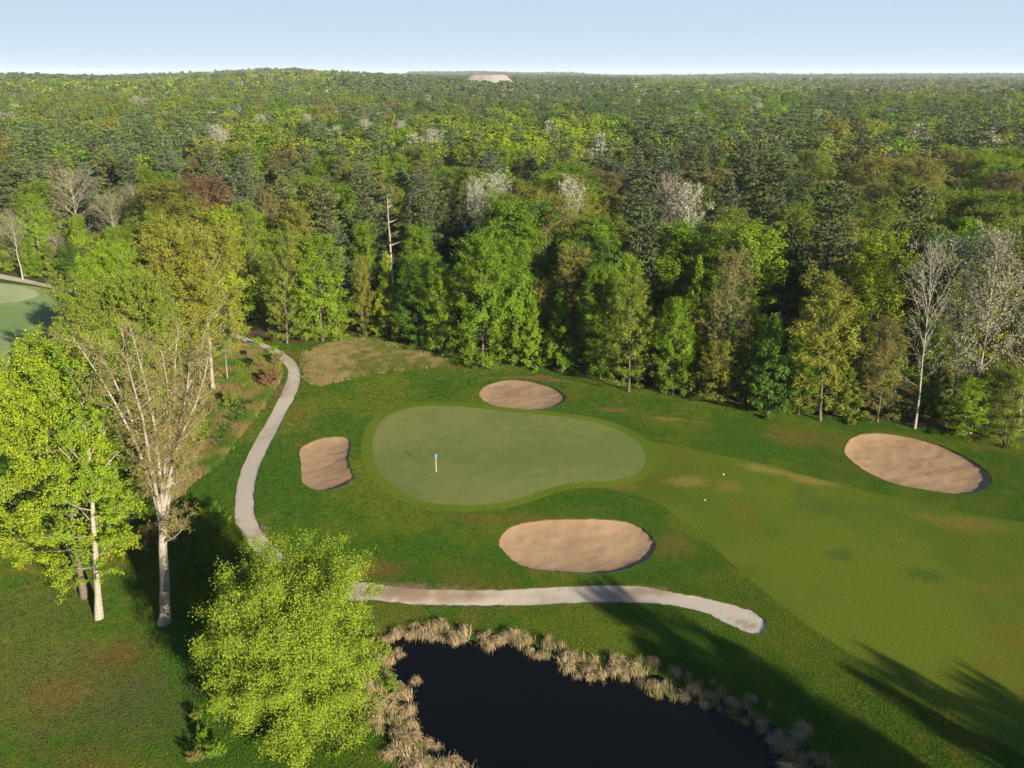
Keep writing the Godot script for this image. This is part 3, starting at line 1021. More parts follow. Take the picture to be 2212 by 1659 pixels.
func make_kinds() -> void:
	add_kind("bush", {"seed": 11, "h": 10.2, "r": 5.7, "uneven": 0.09, "base": 0.03, "limbs": 74, "detail": 3, "face": 0.5, "n": 270000, "leaf": 0.108, "trunk": 0.16, "el0": -0.1, "el1": 1.2, "spread": 0.68, "per": 2.0, "slim": 0.66, "sec": 0.45})
	add_kind("vase", {"seed": 12, "h": 23.6, "r": 4.5, "base": 0.36, "limbs": 15, "vase": true, "detail": 3, "n": 60000, "leaf": 0.105, "trunk": 0.38, "spread": 0.3, "per": 2.6, "min_wood": 0.012, "slim": 0.5, "sway": 0.003})
	add_kind("front_maple", {"seed": 13, "h": 20.0, "r": 5.2, "base": 0.12, "limbs": 46, "detail": 3, "n": 110000, "leaf": 0.145, "trunk": 0.26, "uneven": 0.13, "el0": -0.05, "el1": 1.2, "spread": 0.4, "per": 2.0, "slim": 0.66})
	add_kind("front_birch", {"seed": 14, "h": 20.8, "r": 3.4, "base": 0.16, "limbs": 38, "shape": "tall", "detail": 3, "n": 40000, "leaf": 0.145, "trunk": 0.27, "el0": 0.1, "el1": 1.25, "spread": 0.3, "per": 2.2, "min_wood": 0.01})
	add_kind("dome", {"seed": 15, "h": 20.0, "r": 4.6, "base": 0.22, "limbs": 40, "detail": 3, "n": 60000, "leaf": 0.165, "trunk": 0.22, "uneven": 0.13, "el0": 0.2, "el1": 1.2, "spread": 0.38, "per": 2.0, "min_wood": 0.012})
	for k in 4:
		add_kind("maple%d" % k, {"seed": 31 + k, "h": 17.0, "r": 4.4, "uneven": [0.13, 0.2, 0.16, 0.1][k], "base": 0.02 + 0.01 * k, "limbs": 56, "face": 1.0, "n": 28000, "leaf": 0.225, "spread": 0.6, "per": 1.9, "el0": -0.25, "el1": 1.15, "sec": 0.45, "shape": ["round", "oval", "tall", "round"][k]})
	for k in 3:
		add_kind("bud%d" % k, {"seed": 41 + k, "h": 17.0, "r": 3.9, "base": 0.05, "limbs": 48, "face": 0.9, "n": 20000, "leaf": 0.19, "spread": 0.46, "per": 2.3, "el0": -0.05, "el1": 1.25, "sec": 0.48, "min_wood": 0.016, "shape": ["oval", "round", "tall"][k]})
		add_kind("pine%d" % k, {"pine": true, "seed": 51 + k, "h": 20.0, "r": 4.6, "base": 0.12 + 0.07 * k, "n": 2600, "needles": 4, "leaf": 0.5, "slim": 0.24, "per": 3.2})
	for k in 2:
		add_kind("aspen%d" % k, {"seed": 61 + k, "h": 19.0, "r": 3.0, "base": 0.12, "limbs": 36, "n": 6500, "leaf": 0.2, "spread": 0.45, "per": 2.4, "el0": 0.4, "el1": 1.3, "shape": "tall", "min_wood": 0.016})
		add_kind("young%d" % k, {"seed": 66 + k, "h": 12.0, "r": 3.2, "base": 0.02, "limbs": 46, "face": 0.9, "n": 17000, "leaf": 0.22, "spread": 0.45, "per": 2.2, "el0": -0.2, "el1": 1.0, "shape": "cone", "sec": 0.5})
	add_kind("bare", {"seed": 71, "h": 17.0, "r": 3.3, "base": 0.24, "limbs": 30, "n": 2600, "leaf": 0.16, "spread": 0.3, "per": 3.2, "el0": 0.4, "el1": 1.3, "shape": "tall", "min_wood": 0.019, "sec": 0.5})
	add_kind("shrub", {"seed": 75, "h": 2.2, "r": 1.4, "base": 0.05, "limbs": 18, "n": 1500, "leaf": 0.17, "spread": 0.2, "per": 6.0, "el0": 0.3, "el1": 1.3, "trunk": 0.03})
	for k in 2:
		add_kind("far_leaf%d" % k, {"seed": 81 + k, "h": 17.0, "r": 4.3, "uneven": 0.12, "base": 0.2, "limbs": 26, "face": 1.1, "n": 2600, "leaf": 0.55, "spread": 0.7, "per": 1.6, "el0": 0.2, "el1": 1.2})
		add_kind("far_pine%d" % k, {"pine": true, "seed": 85 + k, "h": 19.0, "r": 4.2, "base": 0.25, "n": 800, "needles": 3, "leaf": 0.75, "slim": 0.3, "per": 1.6, "gap": 1.1})
	add_kind("dot_leaf", {"seed": 91, "h": 17.0, "r": 4.8, "base": 0.3, "limbs": 14, "face": 1.1, "n": 380, "leaf": 1.4, "spread": 0.8, "per": 0.8})
	add_kind("dot_pine", {"pine": true, "seed": 92, "h": 19.0, "r": 4.4, "base": 0.3, "n": 150, "needles": 2, "leaf": 1.7, "slim": 0.45, "per": 0.9, "gap": 1.6})

func front_trees() -> void:
	var list := [
		["leafy_tree", "bush", "bark_grey", "spring", 640, 1553, 10.2, 5.8, 0.3, "round lime-green tree standing between the cart path and the pond"],
		["budding_tree", "vase", "bark_pale", "tan", 355, 1345, 24.7, 4.8, 0.0, "tall brown budding tree with pale forking limbs beside the ditch"],
		["leafy_tree", "front_maple", "bark_grey", "lime", 183, 1290, 20.9, 5.6, 1.0, "dense lime-green maple leaning over the rough by a white birch trunk"],
		["birch_tree", "front_birch", "bark_pale", "fresh", 214, 1335, 21.5, 3.6, 2.0, "slender birch with a white trunk and thin yellow-green leaves"],
		["budding_tree", "dome", "bark_pale", "olive", 461, 846, 21.0, 5.2, 0.5, "olive budding tree with a white birch trunk beside the ditch"],
		["budding_tree", "dome", "bark_grey", "olive", 400, 872, 22.0, 5.7, 2.4, "wide olive budding tree behind the tall brown one"],
		["leafy_tree", "front_maple", "bark_grey", "fresh", 262, 895, 19.9, 5.0, 3.0, "yellow-green round-topped tree by the dewy fairway"],
		["budding_tree", "dome", "bark_grey", "moss", 240, 1000, 19.8, 4.4, 4.0, "green-olive budding tree overhanging the dewy fairway"],
		["budding_tree", "dome", "bark_grey", "moss", 345, 985, 19.8, 4.4, 5.2, "moss-green budding tree in the middle of the front clump"],
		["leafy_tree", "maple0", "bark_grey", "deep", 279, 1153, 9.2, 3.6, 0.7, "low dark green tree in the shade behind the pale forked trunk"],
		["bare_tree", "bare", "bark_pale", "grey", 492, 822, 13.0, 1.7, 0.7, "thin bare young tree beside the ditch"],
	]
	for a in list:
		var p := on_ground(a[4], a[5])
		tree(a[0], a[1], a[2], a[3], p, a[6], a[7], a[8], a[9], "", p.x / -p.z * (0.28 if a[1] == "vase" else 0.2 if a[1] == "front_birch" else 0.13))
	# trees outside the frame whose shadows fall over the pond bank and the fairway
	for a in [[38.8, 15.6, 16.8, 3.0, "leafy_tree", "maple0", "green"], [37.2, 14.7, 15.0, 3.4, "leafy_tree", "maple1", "green"], [41.9, 12.0, 14.0, 3.6, "leafy_tree", "maple3", "deep"], [41.0, 16.4, 15.0, 2.0, "leafy_tree", "maple1", "green"], [45.9, 9.4, 14.5, 2.4, "leafy_tree", "maple0", "green"], [41.2, 8.9, 13.0, 3.4, "leafy_tree", "maple3", "deep"], [49.2, 13.9, 14.5, 1.7, "leafy_tree", "maple1", "fresh"], [53.2, 12.6, 14.5, 2.2, "leafy_tree", "maple2", "green"], [57.7, 11.5, 14.2, 2.6, "leafy_tree", "maple0", "deep"], [62.7, 9.8, 14.0, 3.0, "leafy_tree", "maple3", "deep"], [60.0, 5.9, 15.0, 3.2, "leafy_tree", "maple0", "green"], [56.3, 6.7, 14.0, 2.4, "leafy_tree", "maple3", "green"], [68.4, 7.2, 14.0, 3.6, "leafy_tree", "maple2", "green"], [68.9, 0.1, 15.0, 4.2, "leafy_tree", "maple3", "green"], [64.7, -1.9, 15.0, 3.6, "leafy_tree", "maple3", "green"]]:
		tree(a[4], a[5], "bark_grey", a[6], Vector3(a[0], height(a[0], -a[1]), -a[1]), a[2], a[3], a[0], "leafy tree whose shadow falls across the pond bank and fairway", "trees shading the pond bank")

func by_top(dx: float, dy: float, tall: float) -> Vector3:
	var p := on_level(Vector2(dx, dy), tall)
	for i in 3:
		p = on_level(Vector2(dx, dy), tall + height(p.x, p.z))
	return Vector3(p.x, height(p.x, p.z), p.z)

func edge_trees() -> void:
	# along the forest edge, by the foot of the trunk: kind, bark, leaves, x, y, height, crown radius
	var feet := [
		["bud1", "bark_grey", "moss", 620, 742, 17.1, 4.0, "sparse mossy-green tree with bare grey boughs where the path enters the forest"],
		["maple0", "bark_grey", "fresh", 697, 737, 16.1, 4.5, "bright green full-skirted tree beside the dry grass where the path bends"],
		["bud2", "bark_grey", "olive", 785, 735, 13.1, 1.9, "thin olive sapling at the forest edge above the dry grass"],
		["young0", "bark_grey", "lime", 838, 732, 14.7, 3.0, "yellow-green cone-shaped tree at the forest edge above the dry grass"],
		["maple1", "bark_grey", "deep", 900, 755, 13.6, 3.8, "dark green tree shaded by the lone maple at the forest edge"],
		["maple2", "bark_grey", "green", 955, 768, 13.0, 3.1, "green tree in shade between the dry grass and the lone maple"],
		["maple0", "bark_grey", "green", 1042, 792, 18.5, 4.3, "lone round green maple on a bare trunk in front of the forest edge"],
		["maple1", "bark_grey", "green", 1112, 788, 18.9, 3.8, "tall green tree close behind the lone maple"],
		["young1", "bark_grey", "fresh", 1150, 796, 10.4, 2.7, "low bright green tree behind the oval bunker at the forest edge"],
		["young0", "bark_grey", "green", 1210, 798, 12.5, 3.0, "cone-shaped green tree above the bare soil at the forest edge"],
		["maple2", "bark_grey", "green", 1297, 818, 15.0, 3.5, "green tree with shadowed lower boughs at the forest edge behind the green"],
		["bud0", "bark_grey", "moss", 1358, 846, 15.6, 3.8, "light olive tree with a pale trunk showing at the forest edge"],
		["maple1", "bark_grey", "green", 1453, 852, 13.3, 3.4, "bright green tree low on the forest edge beside the pale-trunked olive tree"],
		["bud1", "bark_grey", "olive", 1549, 873, 8.3, 2.7, "small olive tree standing out from the forest edge"],
		["bud2", "bark_pale", "brown", 1568, 858, 18.4, 3.6, "brown budding tree with a white upper trunk behind the small olive tree"],
		["young1", "bark_grey", "deep", 1658, 896, 13.5, 3.4, "dark green tree with a pale foot at the forest edge"],
		["bud0", "bark_grey", "olive", 1771, 908, 18.4, 4.7, "broad olive budding tree with a pale trunk near the large bunker"],
		["maple2", "bark_grey", "green", 1725, 896, 9.3, 2.7, "low green tree between two pale-footed trees at the forest edge"],
		["bare", "bark_pale", "sage", 1976, 925, 21.8, 3.4, "nearly bare aspen with a long pale trunk behind the large bunker"],
		["aspen0", "bark_pale", "sage", 2052, 922, 22.0, 3.1, "silvery aspen with a pale trunk rising behind the large bunker"],
		["aspen1", "bark_pale", "sage", 2095, 935, 23.1, 3.6, "leaning silvery aspen behind the large bunker"],
		["aspen0", "bark_pale", "sage", 2200, 930, 23.6, 3.8, "tall silvery aspen among olive trees at the end of the forest edge"],
		["maple1", "bark_grey", "fresh", 2085, 944, 7.7, 2.9, "low bright green tree under the silvery aspens"],
		["maple0", "bark_grey", "moss", 2170, 955, 8.8, 3.1, "low mossy-green tree under the silvery aspens"],
		["bud1", "bark_grey", "brown", 1895, 912, 12.4, 3.1, "brown thicket tree left of the pale aspen trunks"],
		["young0", "bark_grey", "moss", 1830, 908, 7.2, 2.5, "low mossy-green tree beside the large bunker at the forest edge"],
	]
	for a in feet:
		var word := "pine_tree" if a[0].begins_with("pine") else "aspen_tree" if a[0].begins_with("aspen") else "bare_tree" if a[0] == "bare" else "budding_tree" if a[0].begins_with("bud") else "leafy_tree"
		tree(word, a[0], a[1], a[2], on_ground(a[3], a[4]), a[5], a[6], a[3] * 0.37, a[7], "", (a[3] - 1106.0) * 0.00009)
	# behind them, by the top of the crown: kind, bark, leaves, x, y, height, crown radius
	var tops := [
		["maple1", "bark_grey", "lime", 466, 440, 21.0, 5.5, "round-topped lime-green tree rising above the front olive trees"],
		["pine1", "bark_dark", "bluepine", 722, 486, 16.3, 4.4, "short blue-green pine behind the bright full-skirted tree"],
		["bud0", "bark_grey", "brown", 572, 408, 19.4, 3.8, "brown-gold budding tree in front of dark pines"],
		["bud2", "bark_grey", "olive", 640, 445, 17.9, 4.2, "olive budding tree in front of dark pines"],
		["maple2", "bark_grey", "green", 900, 496, 15.2, 3.8, "green tree beside the grey dead snag"],
		["maple0", "bark_grey", "green", 785, 490, 14.7, 3.2, "green tree behind the thin olive sapling"],
		["bud1", "bark_grey", "gold", 1245, 538, 15.8, 4.0, "gold-brown budding tree behind the forest edge"],
		["bud0", "bark_grey", "brown", 1172, 490, 16.8, 3.6, "brown budding tree behind the tall green tree"],
		["maple1", "bark_grey", "fresh", 1360, 545, 16.8, 3.6, "bright green tree behind the pale-trunked olive tree"],
		["maple2", "bark_grey", "green", 1305, 588, 14.7, 3.4, "green tree close behind the forest edge"],
		["young0", "bark_grey", "fresh", 1513, 540, 17.3, 2.8, "narrow yellow-green tree behind the brown budding tree"],
		["pine0", "bark_dark", "pine", 1811, 395, 25.6, 8.6, "big dark spreading pine above the bright lime tree"],
		["maple0", "bark_grey", "lime", 1909, 517, 19.9, 4.6, "bright lime tree beside the big spreading pine"],
		["pine2", "bark_grey", "pine", 1392, 392, 25.2, 6.2, "tall ragged pine with a bare lower trunk inside the forest edge"],
		["bare", "bark_pale", "grey", 1440, 385, 22.1, 4.0, "pinkish-grey bare tree next to the ragged pine"],
		["aspen1", "bark_pale", "white", 1490, 408, 21.0, 4.0, "grey-white aspen next to the ragged pine"],
		["pine0", "bark_dark", "pine", 1610, 303, 27.3, 8.4, "largest dark pine in the middle of the forest"],
		["pine1", "bark_dark", "pine", 1680, 335, 25.2, 7.6, "dark pine beside the largest one"],
		["pine0", "bark_dark", "warmpine", 1990, 400, 23.1, 6.6, "olive-green pine near the bright lime tree"],
		["bud1", "bark_grey", "gold", 1240, 430, 17.9, 5.2, "dome-shaped gold budding tree among the pines"],
		["bud1", "bark_grey", "gold", 1890, 345, 19.9, 6.7, "wide gold budding tree crown beyond the spreading pine"],
		["bud2", "bark_grey", "gold", 2010, 350, 19.9, 6.3, "second wide gold budding tree crown beyond the spreading pine"],
		["bud1", "bark_grey", "brown", 425, 345, 17.9, 4.4, "brown budding tree among dark pines"],
		["bud0", "bark_grey", "gold", 325, 365, 18.4, 5.2, "pale gold budding tree above the front clump"],
		["bare", "bark_pale", "grey", 285, 405, 16.3, 3.8, "grey bare tree above the front clump"],
		["bare", "bark_pale", "moss", 232, 420, 15.2, 3.6, "bare forked tree with scattered green above the front clump"],
		["bare", "bark_pale", "grey", 105, 355, 16.3, 4.0, "grey bare tree in front of dark pines beyond the dewy fairway"],
		["maple2", "bark_pale", "fresh", 60, 425, 14.7, 3.8, "bright green tree with pale limbs beyond the dewy fairway"],
		["bare", "bark_pale", "fresh", 20, 470, 12.6, 3.8, "fallen-limbed bare tree beyond the dewy fairway"],
	]
	for a in tops:
		var word := "pine_tree" if a[0].begins_with("pine") else "aspen_tree" if a[0].begins_with("aspen") else "bare_tree" if a[0] == "bare" else "budding_tree" if a[0].begins_with("bud") else "leafy_tree"
		tree(word, a[0], a[1], a[2], by_top(a[3], a[4], a[5]), a[5], a[6], a[3] * 0.53, a[7])
	landmark(by_top(1811, 395, 25.6), "the big spreading pine")
	landmark(by_top(1610, 303, 27.3), "the largest dark pine")
	landmark(by_top(1392, 392, 25.2), "the ragged pine")
	landmark(by_top(837, 420, 21.5), "the grey dead snag")
	landmark(by_top(425, 345, 17.9), "the brown tree among pines")
	landmark(by_top(1240, 430, 17.9), "the gold dome-shaped tree")
	landmark(by_top(466, 440, 21.0), "the round-topped lime tree")
	landmark(by_top(640, 445, 17.9), "the olive tree before the pines")
	landmark(on_ground(1042, 780), "the lone round maple")
	landmark(on_ground(1453, 840), "the pale-trunked olive tree")
	landmark(on_ground(1771, 895), "the broad olive tree")
	landmark(on_ground(2052, 915), "the silvery aspens by the bunker")
	landmark(on_ground(100, 596), "the far gravel path")
	# silvery aspens standing out of the canopy
	for a in [[464, 275, 4.0], [480, 283, 3.0], [565, 252, 4.4], [663, 250, 3.6], [724, 278, 3.4], [787, 262, 3.2], [867, 265, 3.6], [934, 285, 5.0], [1026, 395, 2.6], [1072, 385, 3.8], [1227, 397, 3.4], [292, 208, 4.4], [312, 214, 5.0], [30, 205, 4.0], [1640, 225, 4.0]]:
		tree("aspen_tree", "aspen%d" % (int(a[0]) % 2), "bark_pale", "white", by_top(a[0], a[1], 21.0), 21.0, a[2], a[0], "silvery white aspen crown standing out of the green canopy", "silvery aspens in the canopy")
	# the dead snag
	var at := by_top(837, 420, 21.5)
	var o := thing("dead_snag", at - Vector3(0, 0.1, 0), 0.6, "grey dead tree trunk with broken limbs above the forest edge", "dead tree")
	part("trunk", grow_snag(21.5, 4).mesh(), M.bark_dead, o)
	planted.append(Vector3(at.x, 3.0, at.z))
	at = by_top(1432, 470, 15.0)
	o = thing("dead_snag", at - Vector3(0, 0.1, 0), 2.0, "short broken dead trunk between the ragged pine and the grey-white aspen", "dead tree")
	part("trunk", grow_snag(15.0, 8).mesh(), M.bark_dead, o)

# what grows where in the canopy, by photo place of the crown's top: x0, y0, x1, y1, kind, share
const ZONES := [
	[0, 400, 240, 640, "grey", 0.55], [731, 163, 1330, 205, "pine", 0.9], [1330, 175, 1480, 200, "green", 0.6], [0, 160, 330, 172, "pine", 0.7],
	[860, 200, 1480, 248, "mix_dark", 0.75], [968, 246, 1310, 310, "lime", 0.85], [0, 300, 340, 400, "pine", 0.65], [240, 255, 470, 340, "pine", 0.7], [480, 318, 720, 440, "pine", 0.5],
	[760, 325, 1010, 470, "pine", 0.6], [1010, 325, 1210, 430, "pine", 0.5], [1350, 265, 1480, 440, "pine", 0.9], [1463, 262, 1770, 440, "pine", 0.65], [1780, 300, 2060, 430, "gold", 0.6],
	[1937, 235, 2140, 310, "pine", 0.65], [1734, 205, 1860, 262, "pine", 0.8], [1900, 205, 2212, 235, "green", 0.6], [1480, 190, 1760, 240, "green", 0.6], [1760, 170, 2212, 200, "brown", 0.45],
	[380, 330, 470, 410, "russet", 0.5], [520, 200, 620, 225, "green", 0.7], [0, 170, 480, 250, "moss", 0.6], [480, 160, 735, 200, "moss", 0.55], [700, 440, 1560, 640, "green", 0.6],
]

func pick(x: float, z: float, y: float, rng: RandomNumberGenerator) -> String:
	var d := to_photo(Vector3(x, y, z))
	var soft := clampf((d.y - 150.0) * 0.16, 2.0, 26.0)
	d += Vector2(blot.get_noise_2d(x * 1.2, z * 1.2) * 90.0 + rng.randfn() * 14.0, blot.get_noise_2d(z * 1.2, x * 1.2 + 60.0) * soft * 2.0 + rng.randfn() * soft * 0.5)
	for a in ZONES:
		if d.x >= a[0] and d.x <= a[2] and d.y >= a[1] and d.y <= a[3] and rng.randf() < a[5]:
			if a[4] == "mix_dark":
				return "pine" if rng.randf() < 0.6 else "deep"
			return a[4]
	var n := blot.get_noise_2d(x * 0.22, z * 0.22) * 1.6
	var r := rng.randf() if rng.randf() < 0.3 else clampf(grove.get_noise_2d(x, z) * 0.5 + 0.5, 0.0, 0.999)
	if n > 0.3:
		return "pine" if r < 0.75 else "moss"
	if n > -0.1:
		return ["olive", "moss", "green", "gold", "brown", "fresh"][int(r * 5.99)]
	return ["green", "lime", "fresh", "moss", "deep", "olive", "fresh"][int(r * 6.99)]

const TOLD := {
	"lime": "lime-green leafy tree in the forest canopy", "green": "fresh green leafy tree in the forest canopy", "deep": "deep green leafy tree in the forest canopy", "fresh": "bright yellow-green leafy tree in the forest canopy",
	"olive": "olive budding tree in the forest canopy", "gold": "gold-tinged budding tree in the forest canopy", "brown": "brown budding tree in the forest canopy", "russet": "russet budding tree in the forest canopy", "moss": "moss-green budding tree in the forest canopy",
	"pine": "dark green pine in the forest canopy", "bluepine": "blue-green pine in the forest canopy", "warmpine": "olive-green pine in the forest canopy", "grey": "grey leafless tree in the woodland",
}

func forest() -> void:
	var rng := RandomNumberGenerator.new()
	rng.seed = 77
	# single trees near enough to be told apart
	var z := -78.0
	var count := {}
	while z > -250.0:
		var step := 5.6 if -z < 112.0 else 8.2
		var x := -190.0
		while x < 190.0:
			var px := x + rng.randf_range(-0.42, 0.42) * step
			var pz := z + rng.randf_range(-0.42, 0.42) * step
			x += step
			var f := -pz
			var deep := f - edge_f(px)
			if deep < 2.5 or absf(px) > f * 0.68 + 8.0:
				continue
			var y := height(px, pz)
			var tall := rng.randf_range(12.0, 20.0) if deep > 12.0 else rng.randf_range(8.0, 12.5)
			var kind := pick(px, pz, y + tall, rng)
			if kind == "pine":
				tall = rng.randf_range(15.0, 23.0) if deep > 16.0 else rng.randf_range(9.0, 12.0)
				kind = ["pine", "bluepine", "warmpine"][rng.randi() % 3]
			var radius := tall * (rng.randf_range(0.2, 0.28) if deep < 14.0 else rng.randf_range(0.26, 0.36) if kind.ends_with("pine") else rng.randf_range(0.29, 0.42))
			var clash := false
			for q in planted:
				if Vector2(q.x - px, q.z - pz).length() < maxf(2.6, minf(q.y, 8.0) * 0.75):
					clash = true
					break
			if clash:
				continue
			# keep clear sight to the trees listed by hand just behind the edge
			var v := rng.randi() % 3
			var word := "leafy_tree"
			var mesh := "maple%d" % (rng.randi() % 4)
			var bark := "bark_grey"
			if kind.ends_with("pine"):
				word = "pine_tree"
				mesh = "pine%d" % v
				bark = "bark_dark"
			elif kind == "grey":
				word = "bare_tree"
				mesh = "bare"
				bark = "bark_pale"
			elif kind in ["olive", "gold", "brown", "russet", "moss"]:
				word = "budding_tree"
				mesh = "bud%d" % v
			count[word] = count.get(word, 0) + 1
			var place := " just behind the forest edge" if deep < 14.0 else " in the forest canopy" if deep < 70.0 else " deep in the forest canopy"
			var nearest := 24.0
			for q in landmarks:
				var away := Vector2(q[0] - px, q[1] - pz).length()
				if away < nearest:
					nearest = away
					place = " near " + q[2]
			tree(word, mesh, bark, kind, Vector3(px, y, pz), tall, radius, rng.randf() * TAU, ("tall " if tall > 16.5 else "low " if tall < 12.0 else "") + ("narrow " if radius < tall * 0.27 else "broad " if radius > tall * 0.34 else "") + TOLD[kind].get_slice(" in ", 0) + place, TOLD[kind].get_slice(" in ", 0) + "s of the forest")
		z -= step
	# the rest of the forest, a mass to the horizon
	var places := {}
	var tints := {}
	var bands := [[250.0, 800.0, 8.6, "far", 1.5], [800.0, 2400.0, 11.0, "dot", 1.5], [2400.0, 7500.0, 24.0, "dot", 2.4]]
	for b in bands:
		var f: float = b[0]
		while f < b[1]:
			var half := f * 0.68 + 15.0
			var x := -half
			while x < half:
				var px: float = x + rng.randf_range(-0.5, 0.5) * b[2]
				var pf: float = f + rng.randf_range(-0.5, 0.5) * b[2]
				x += b[2]
				if pf > 2600.0 and px < -0.12 * pf:
					continue
				if Vector2((px + 36.0) / 70.0, (pf - 1330.0) / 45.0).length() < 1.0:
					continue
				var y := open_height(px, -pf)
				var tall := rng.randf_range(12.0, 19.5)
				var kind := pick(px, -pf, y + tall, rng)
				var pine := kind == "pine"
				if pine:
					tall = rng.randf_range(14.0, 22.5)
				if kind == "grey":
					kind = "brown"
				var c: Color = T[kind]
				c = c * rng.randf_range(1.2, 1.5) * (1.2 if pine else 1.0)
				if rng.randf() < 0.025:
					c = T.white
				var mesh: String = b[3] + ("_pine" if pine else "_leaf") + (str(rng.randi() % 2) if b[3] == "far" else "")
				var k: Array = kinds[mesh]
				var r: float = tall * rng.randf_range(0.21, 0.30) * b[4]
				if not places.has(mesh):
					places[mesh] = []
					tints[mesh] = PackedColorArray()
				places[mesh].append(Transform3D(Basis(Vector3.UP, rng.randf() * TAU) * Basis.from_scale(Vector3(r / k[2], tall / k[1], r / k[2])), Vector3(px, y, -pf)))
				tints[mesh].append(Color(c.r, c.g, c.b))
			f += b[2]
	for mesh in places:
		copies("distant_forest", kinds[mesh][0][1], M.far, places[mesh], tints[mesh], "mixed spring forest running to the horizon")

func ribbon(g: Geo, pts: Array, half: float, rng: RandomNumberGenerator, col: Color) -> void:
	var d: Vector3 = (pts[1] - pts[0]).normalized()
	var s := d.cross(aside(rng)).normalized() * half
	var n := pts.size()
	for i in n - 1:
		var k := g.v.size()
		var a := s * (1.0 - 0.75 * i / (n - 1.0))
		var b := s * (1.0 - 0.75 * (i + 1) / (n - 1.0))
		g.v.append(pts[i] - a); g.v.append(pts[i] + a); g.v.append(pts[i + 1] + b); g.v.append(pts[i + 1] - b)
		for q in 4:
			g.c.append(col)
		g.ix.append_array(PackedInt32Array([k, k + 1, k + 2, k, k + 2, k + 3]))

func straw(rng: RandomNumberGenerator, green: float) -> Color:
	var c := Color(0.66, 0.53, 0.33).lerp(Color(0.30, 0.22, 0.12), rng.randf())
	if rng.randf() < green:
		c = Color(0.25, 0.34, 0.08)
	return c * rng.randf_range(0.75, 1.05)

func reeds() -> void:
	var rng := RandomNumberGenerator.new()
	rng.seed = 301
	M.reed = leafy("dry reed", 0.5, 0.5, 0.5, 0.4)
	var upright: Array[ArrayMesh] = []
	var fallen: Array[ArrayMesh] = []
	for k in 3:
		var g := Geo.new()
		for i in 75:
			var p := Vector3(rng.randfn() * 0.28, -0.1, rng.randfn() * 0.28)
			var top := p + Vector3(rng.randfn() * 0.14, rng.randf_range(0.55, 1.35), rng.randfn() * 0.14)
			ribbon(g, [p, p.lerp(top, 0.5), top], rng.randf_range(0.012, 0.024), rng, straw(rng, 0.3))
		upright.append(g.mesh())
		g = Geo.new()
		var lay := rng.randf() * TAU
		for i in 120:
			var p := Vector3(rng.randfn() * 0.26, -0.1, rng.randfn() * 0.26)
			var az := lay + rng.randfn() * 0.8
			var d := Vector3(cos(az), 0, sin(az))
			var hh := rng.randf_range(0.45, 1.0)
			ribbon(g, [p, p + Vector3(0, hh * 0.75, 0) + d * 0.08, p + Vector3(0, hh, 0) + d * 0.3, p + Vector3(0, hh * rng.randf_range(0.6, 0.95), 0) + d * rng.randf_range(0.55, 0.8), p + Vector3(0, hh * rng.randf_range(0.1, 0.6), 0) + d * rng.randf_range(0.7, 1.0)], rng.randf_range(0.014, 0.028), rng, straw(rng, 0.06))
		fallen.append(g.mesh())
	var n := pond.size()
	var walk := 0.0
	for i in n:
		var a := pond[i]
		var b := pond[(i + 1) % n]
		var out := (b - a).normalized().orthogonal()
		if Geometry2D.is_point_in_polygon((a + b) * 0.5 + out * 0.2, pond):
			out = -out
		walk += a.distance_to(b)
		while walk > 0.5:
			walk -= 0.5
			var p := b - (b - a).normalized() * walk
			var d := to_photo(Vector3(p.x, 0, p.y))
			if d.y > 1700.0 or d.x > 1850.0:
				continue
			if blot.get_noise_2d(p.x * 6.0, p.y * 6.0) > 0.42:
				continue
			for row in 5 if d.x < 1000.0 and d.y > 1430.0 else 4 if d.x > 1350.0 else 2:
				if rng.randf() < (0.2 if row == 0 else 0.35):
					continue
				var off := rng.randf_range(-0.75, 0.2) if row == 0 else rng.randf_range(0.15, 1.1)
				if d.x < 1000.0 and d.y > 1430.0:
					off = rng.randf_range(-0.9, 2.6)
				elif d.x > 1350.0:
					off = rng.randf_range(-1.7, 1.2)
				var q := p + out * off + Vector2(rng.randfn(), rng.randfn()) * 0.12
				var lies := rng.randf() < (0.8 if row == 0 or d.x < 1000.0 else 0.3)
				var y := maxf(height(q.x, q.y), WATER - 0.15)
				var o := thing("reed_clump", Vector3(q.x, y, q.y), rng.randf() * TAU, "collapsed clump of straw-coloured reeds on the pond edge" if lies else "upright clump of dry reeds on the pond edge", "reeds", "collapsed reed clumps" if lies else "upright reed clumps")
				var m := part("stems", (fallen if lies else upright)[rng.randi() % 3], M.reed, o)
				var s := rng.randf_range(0.48, 0.82)
				m.scale = Vector3(s, s * rng.randf_range(0.85, 1.15), s)

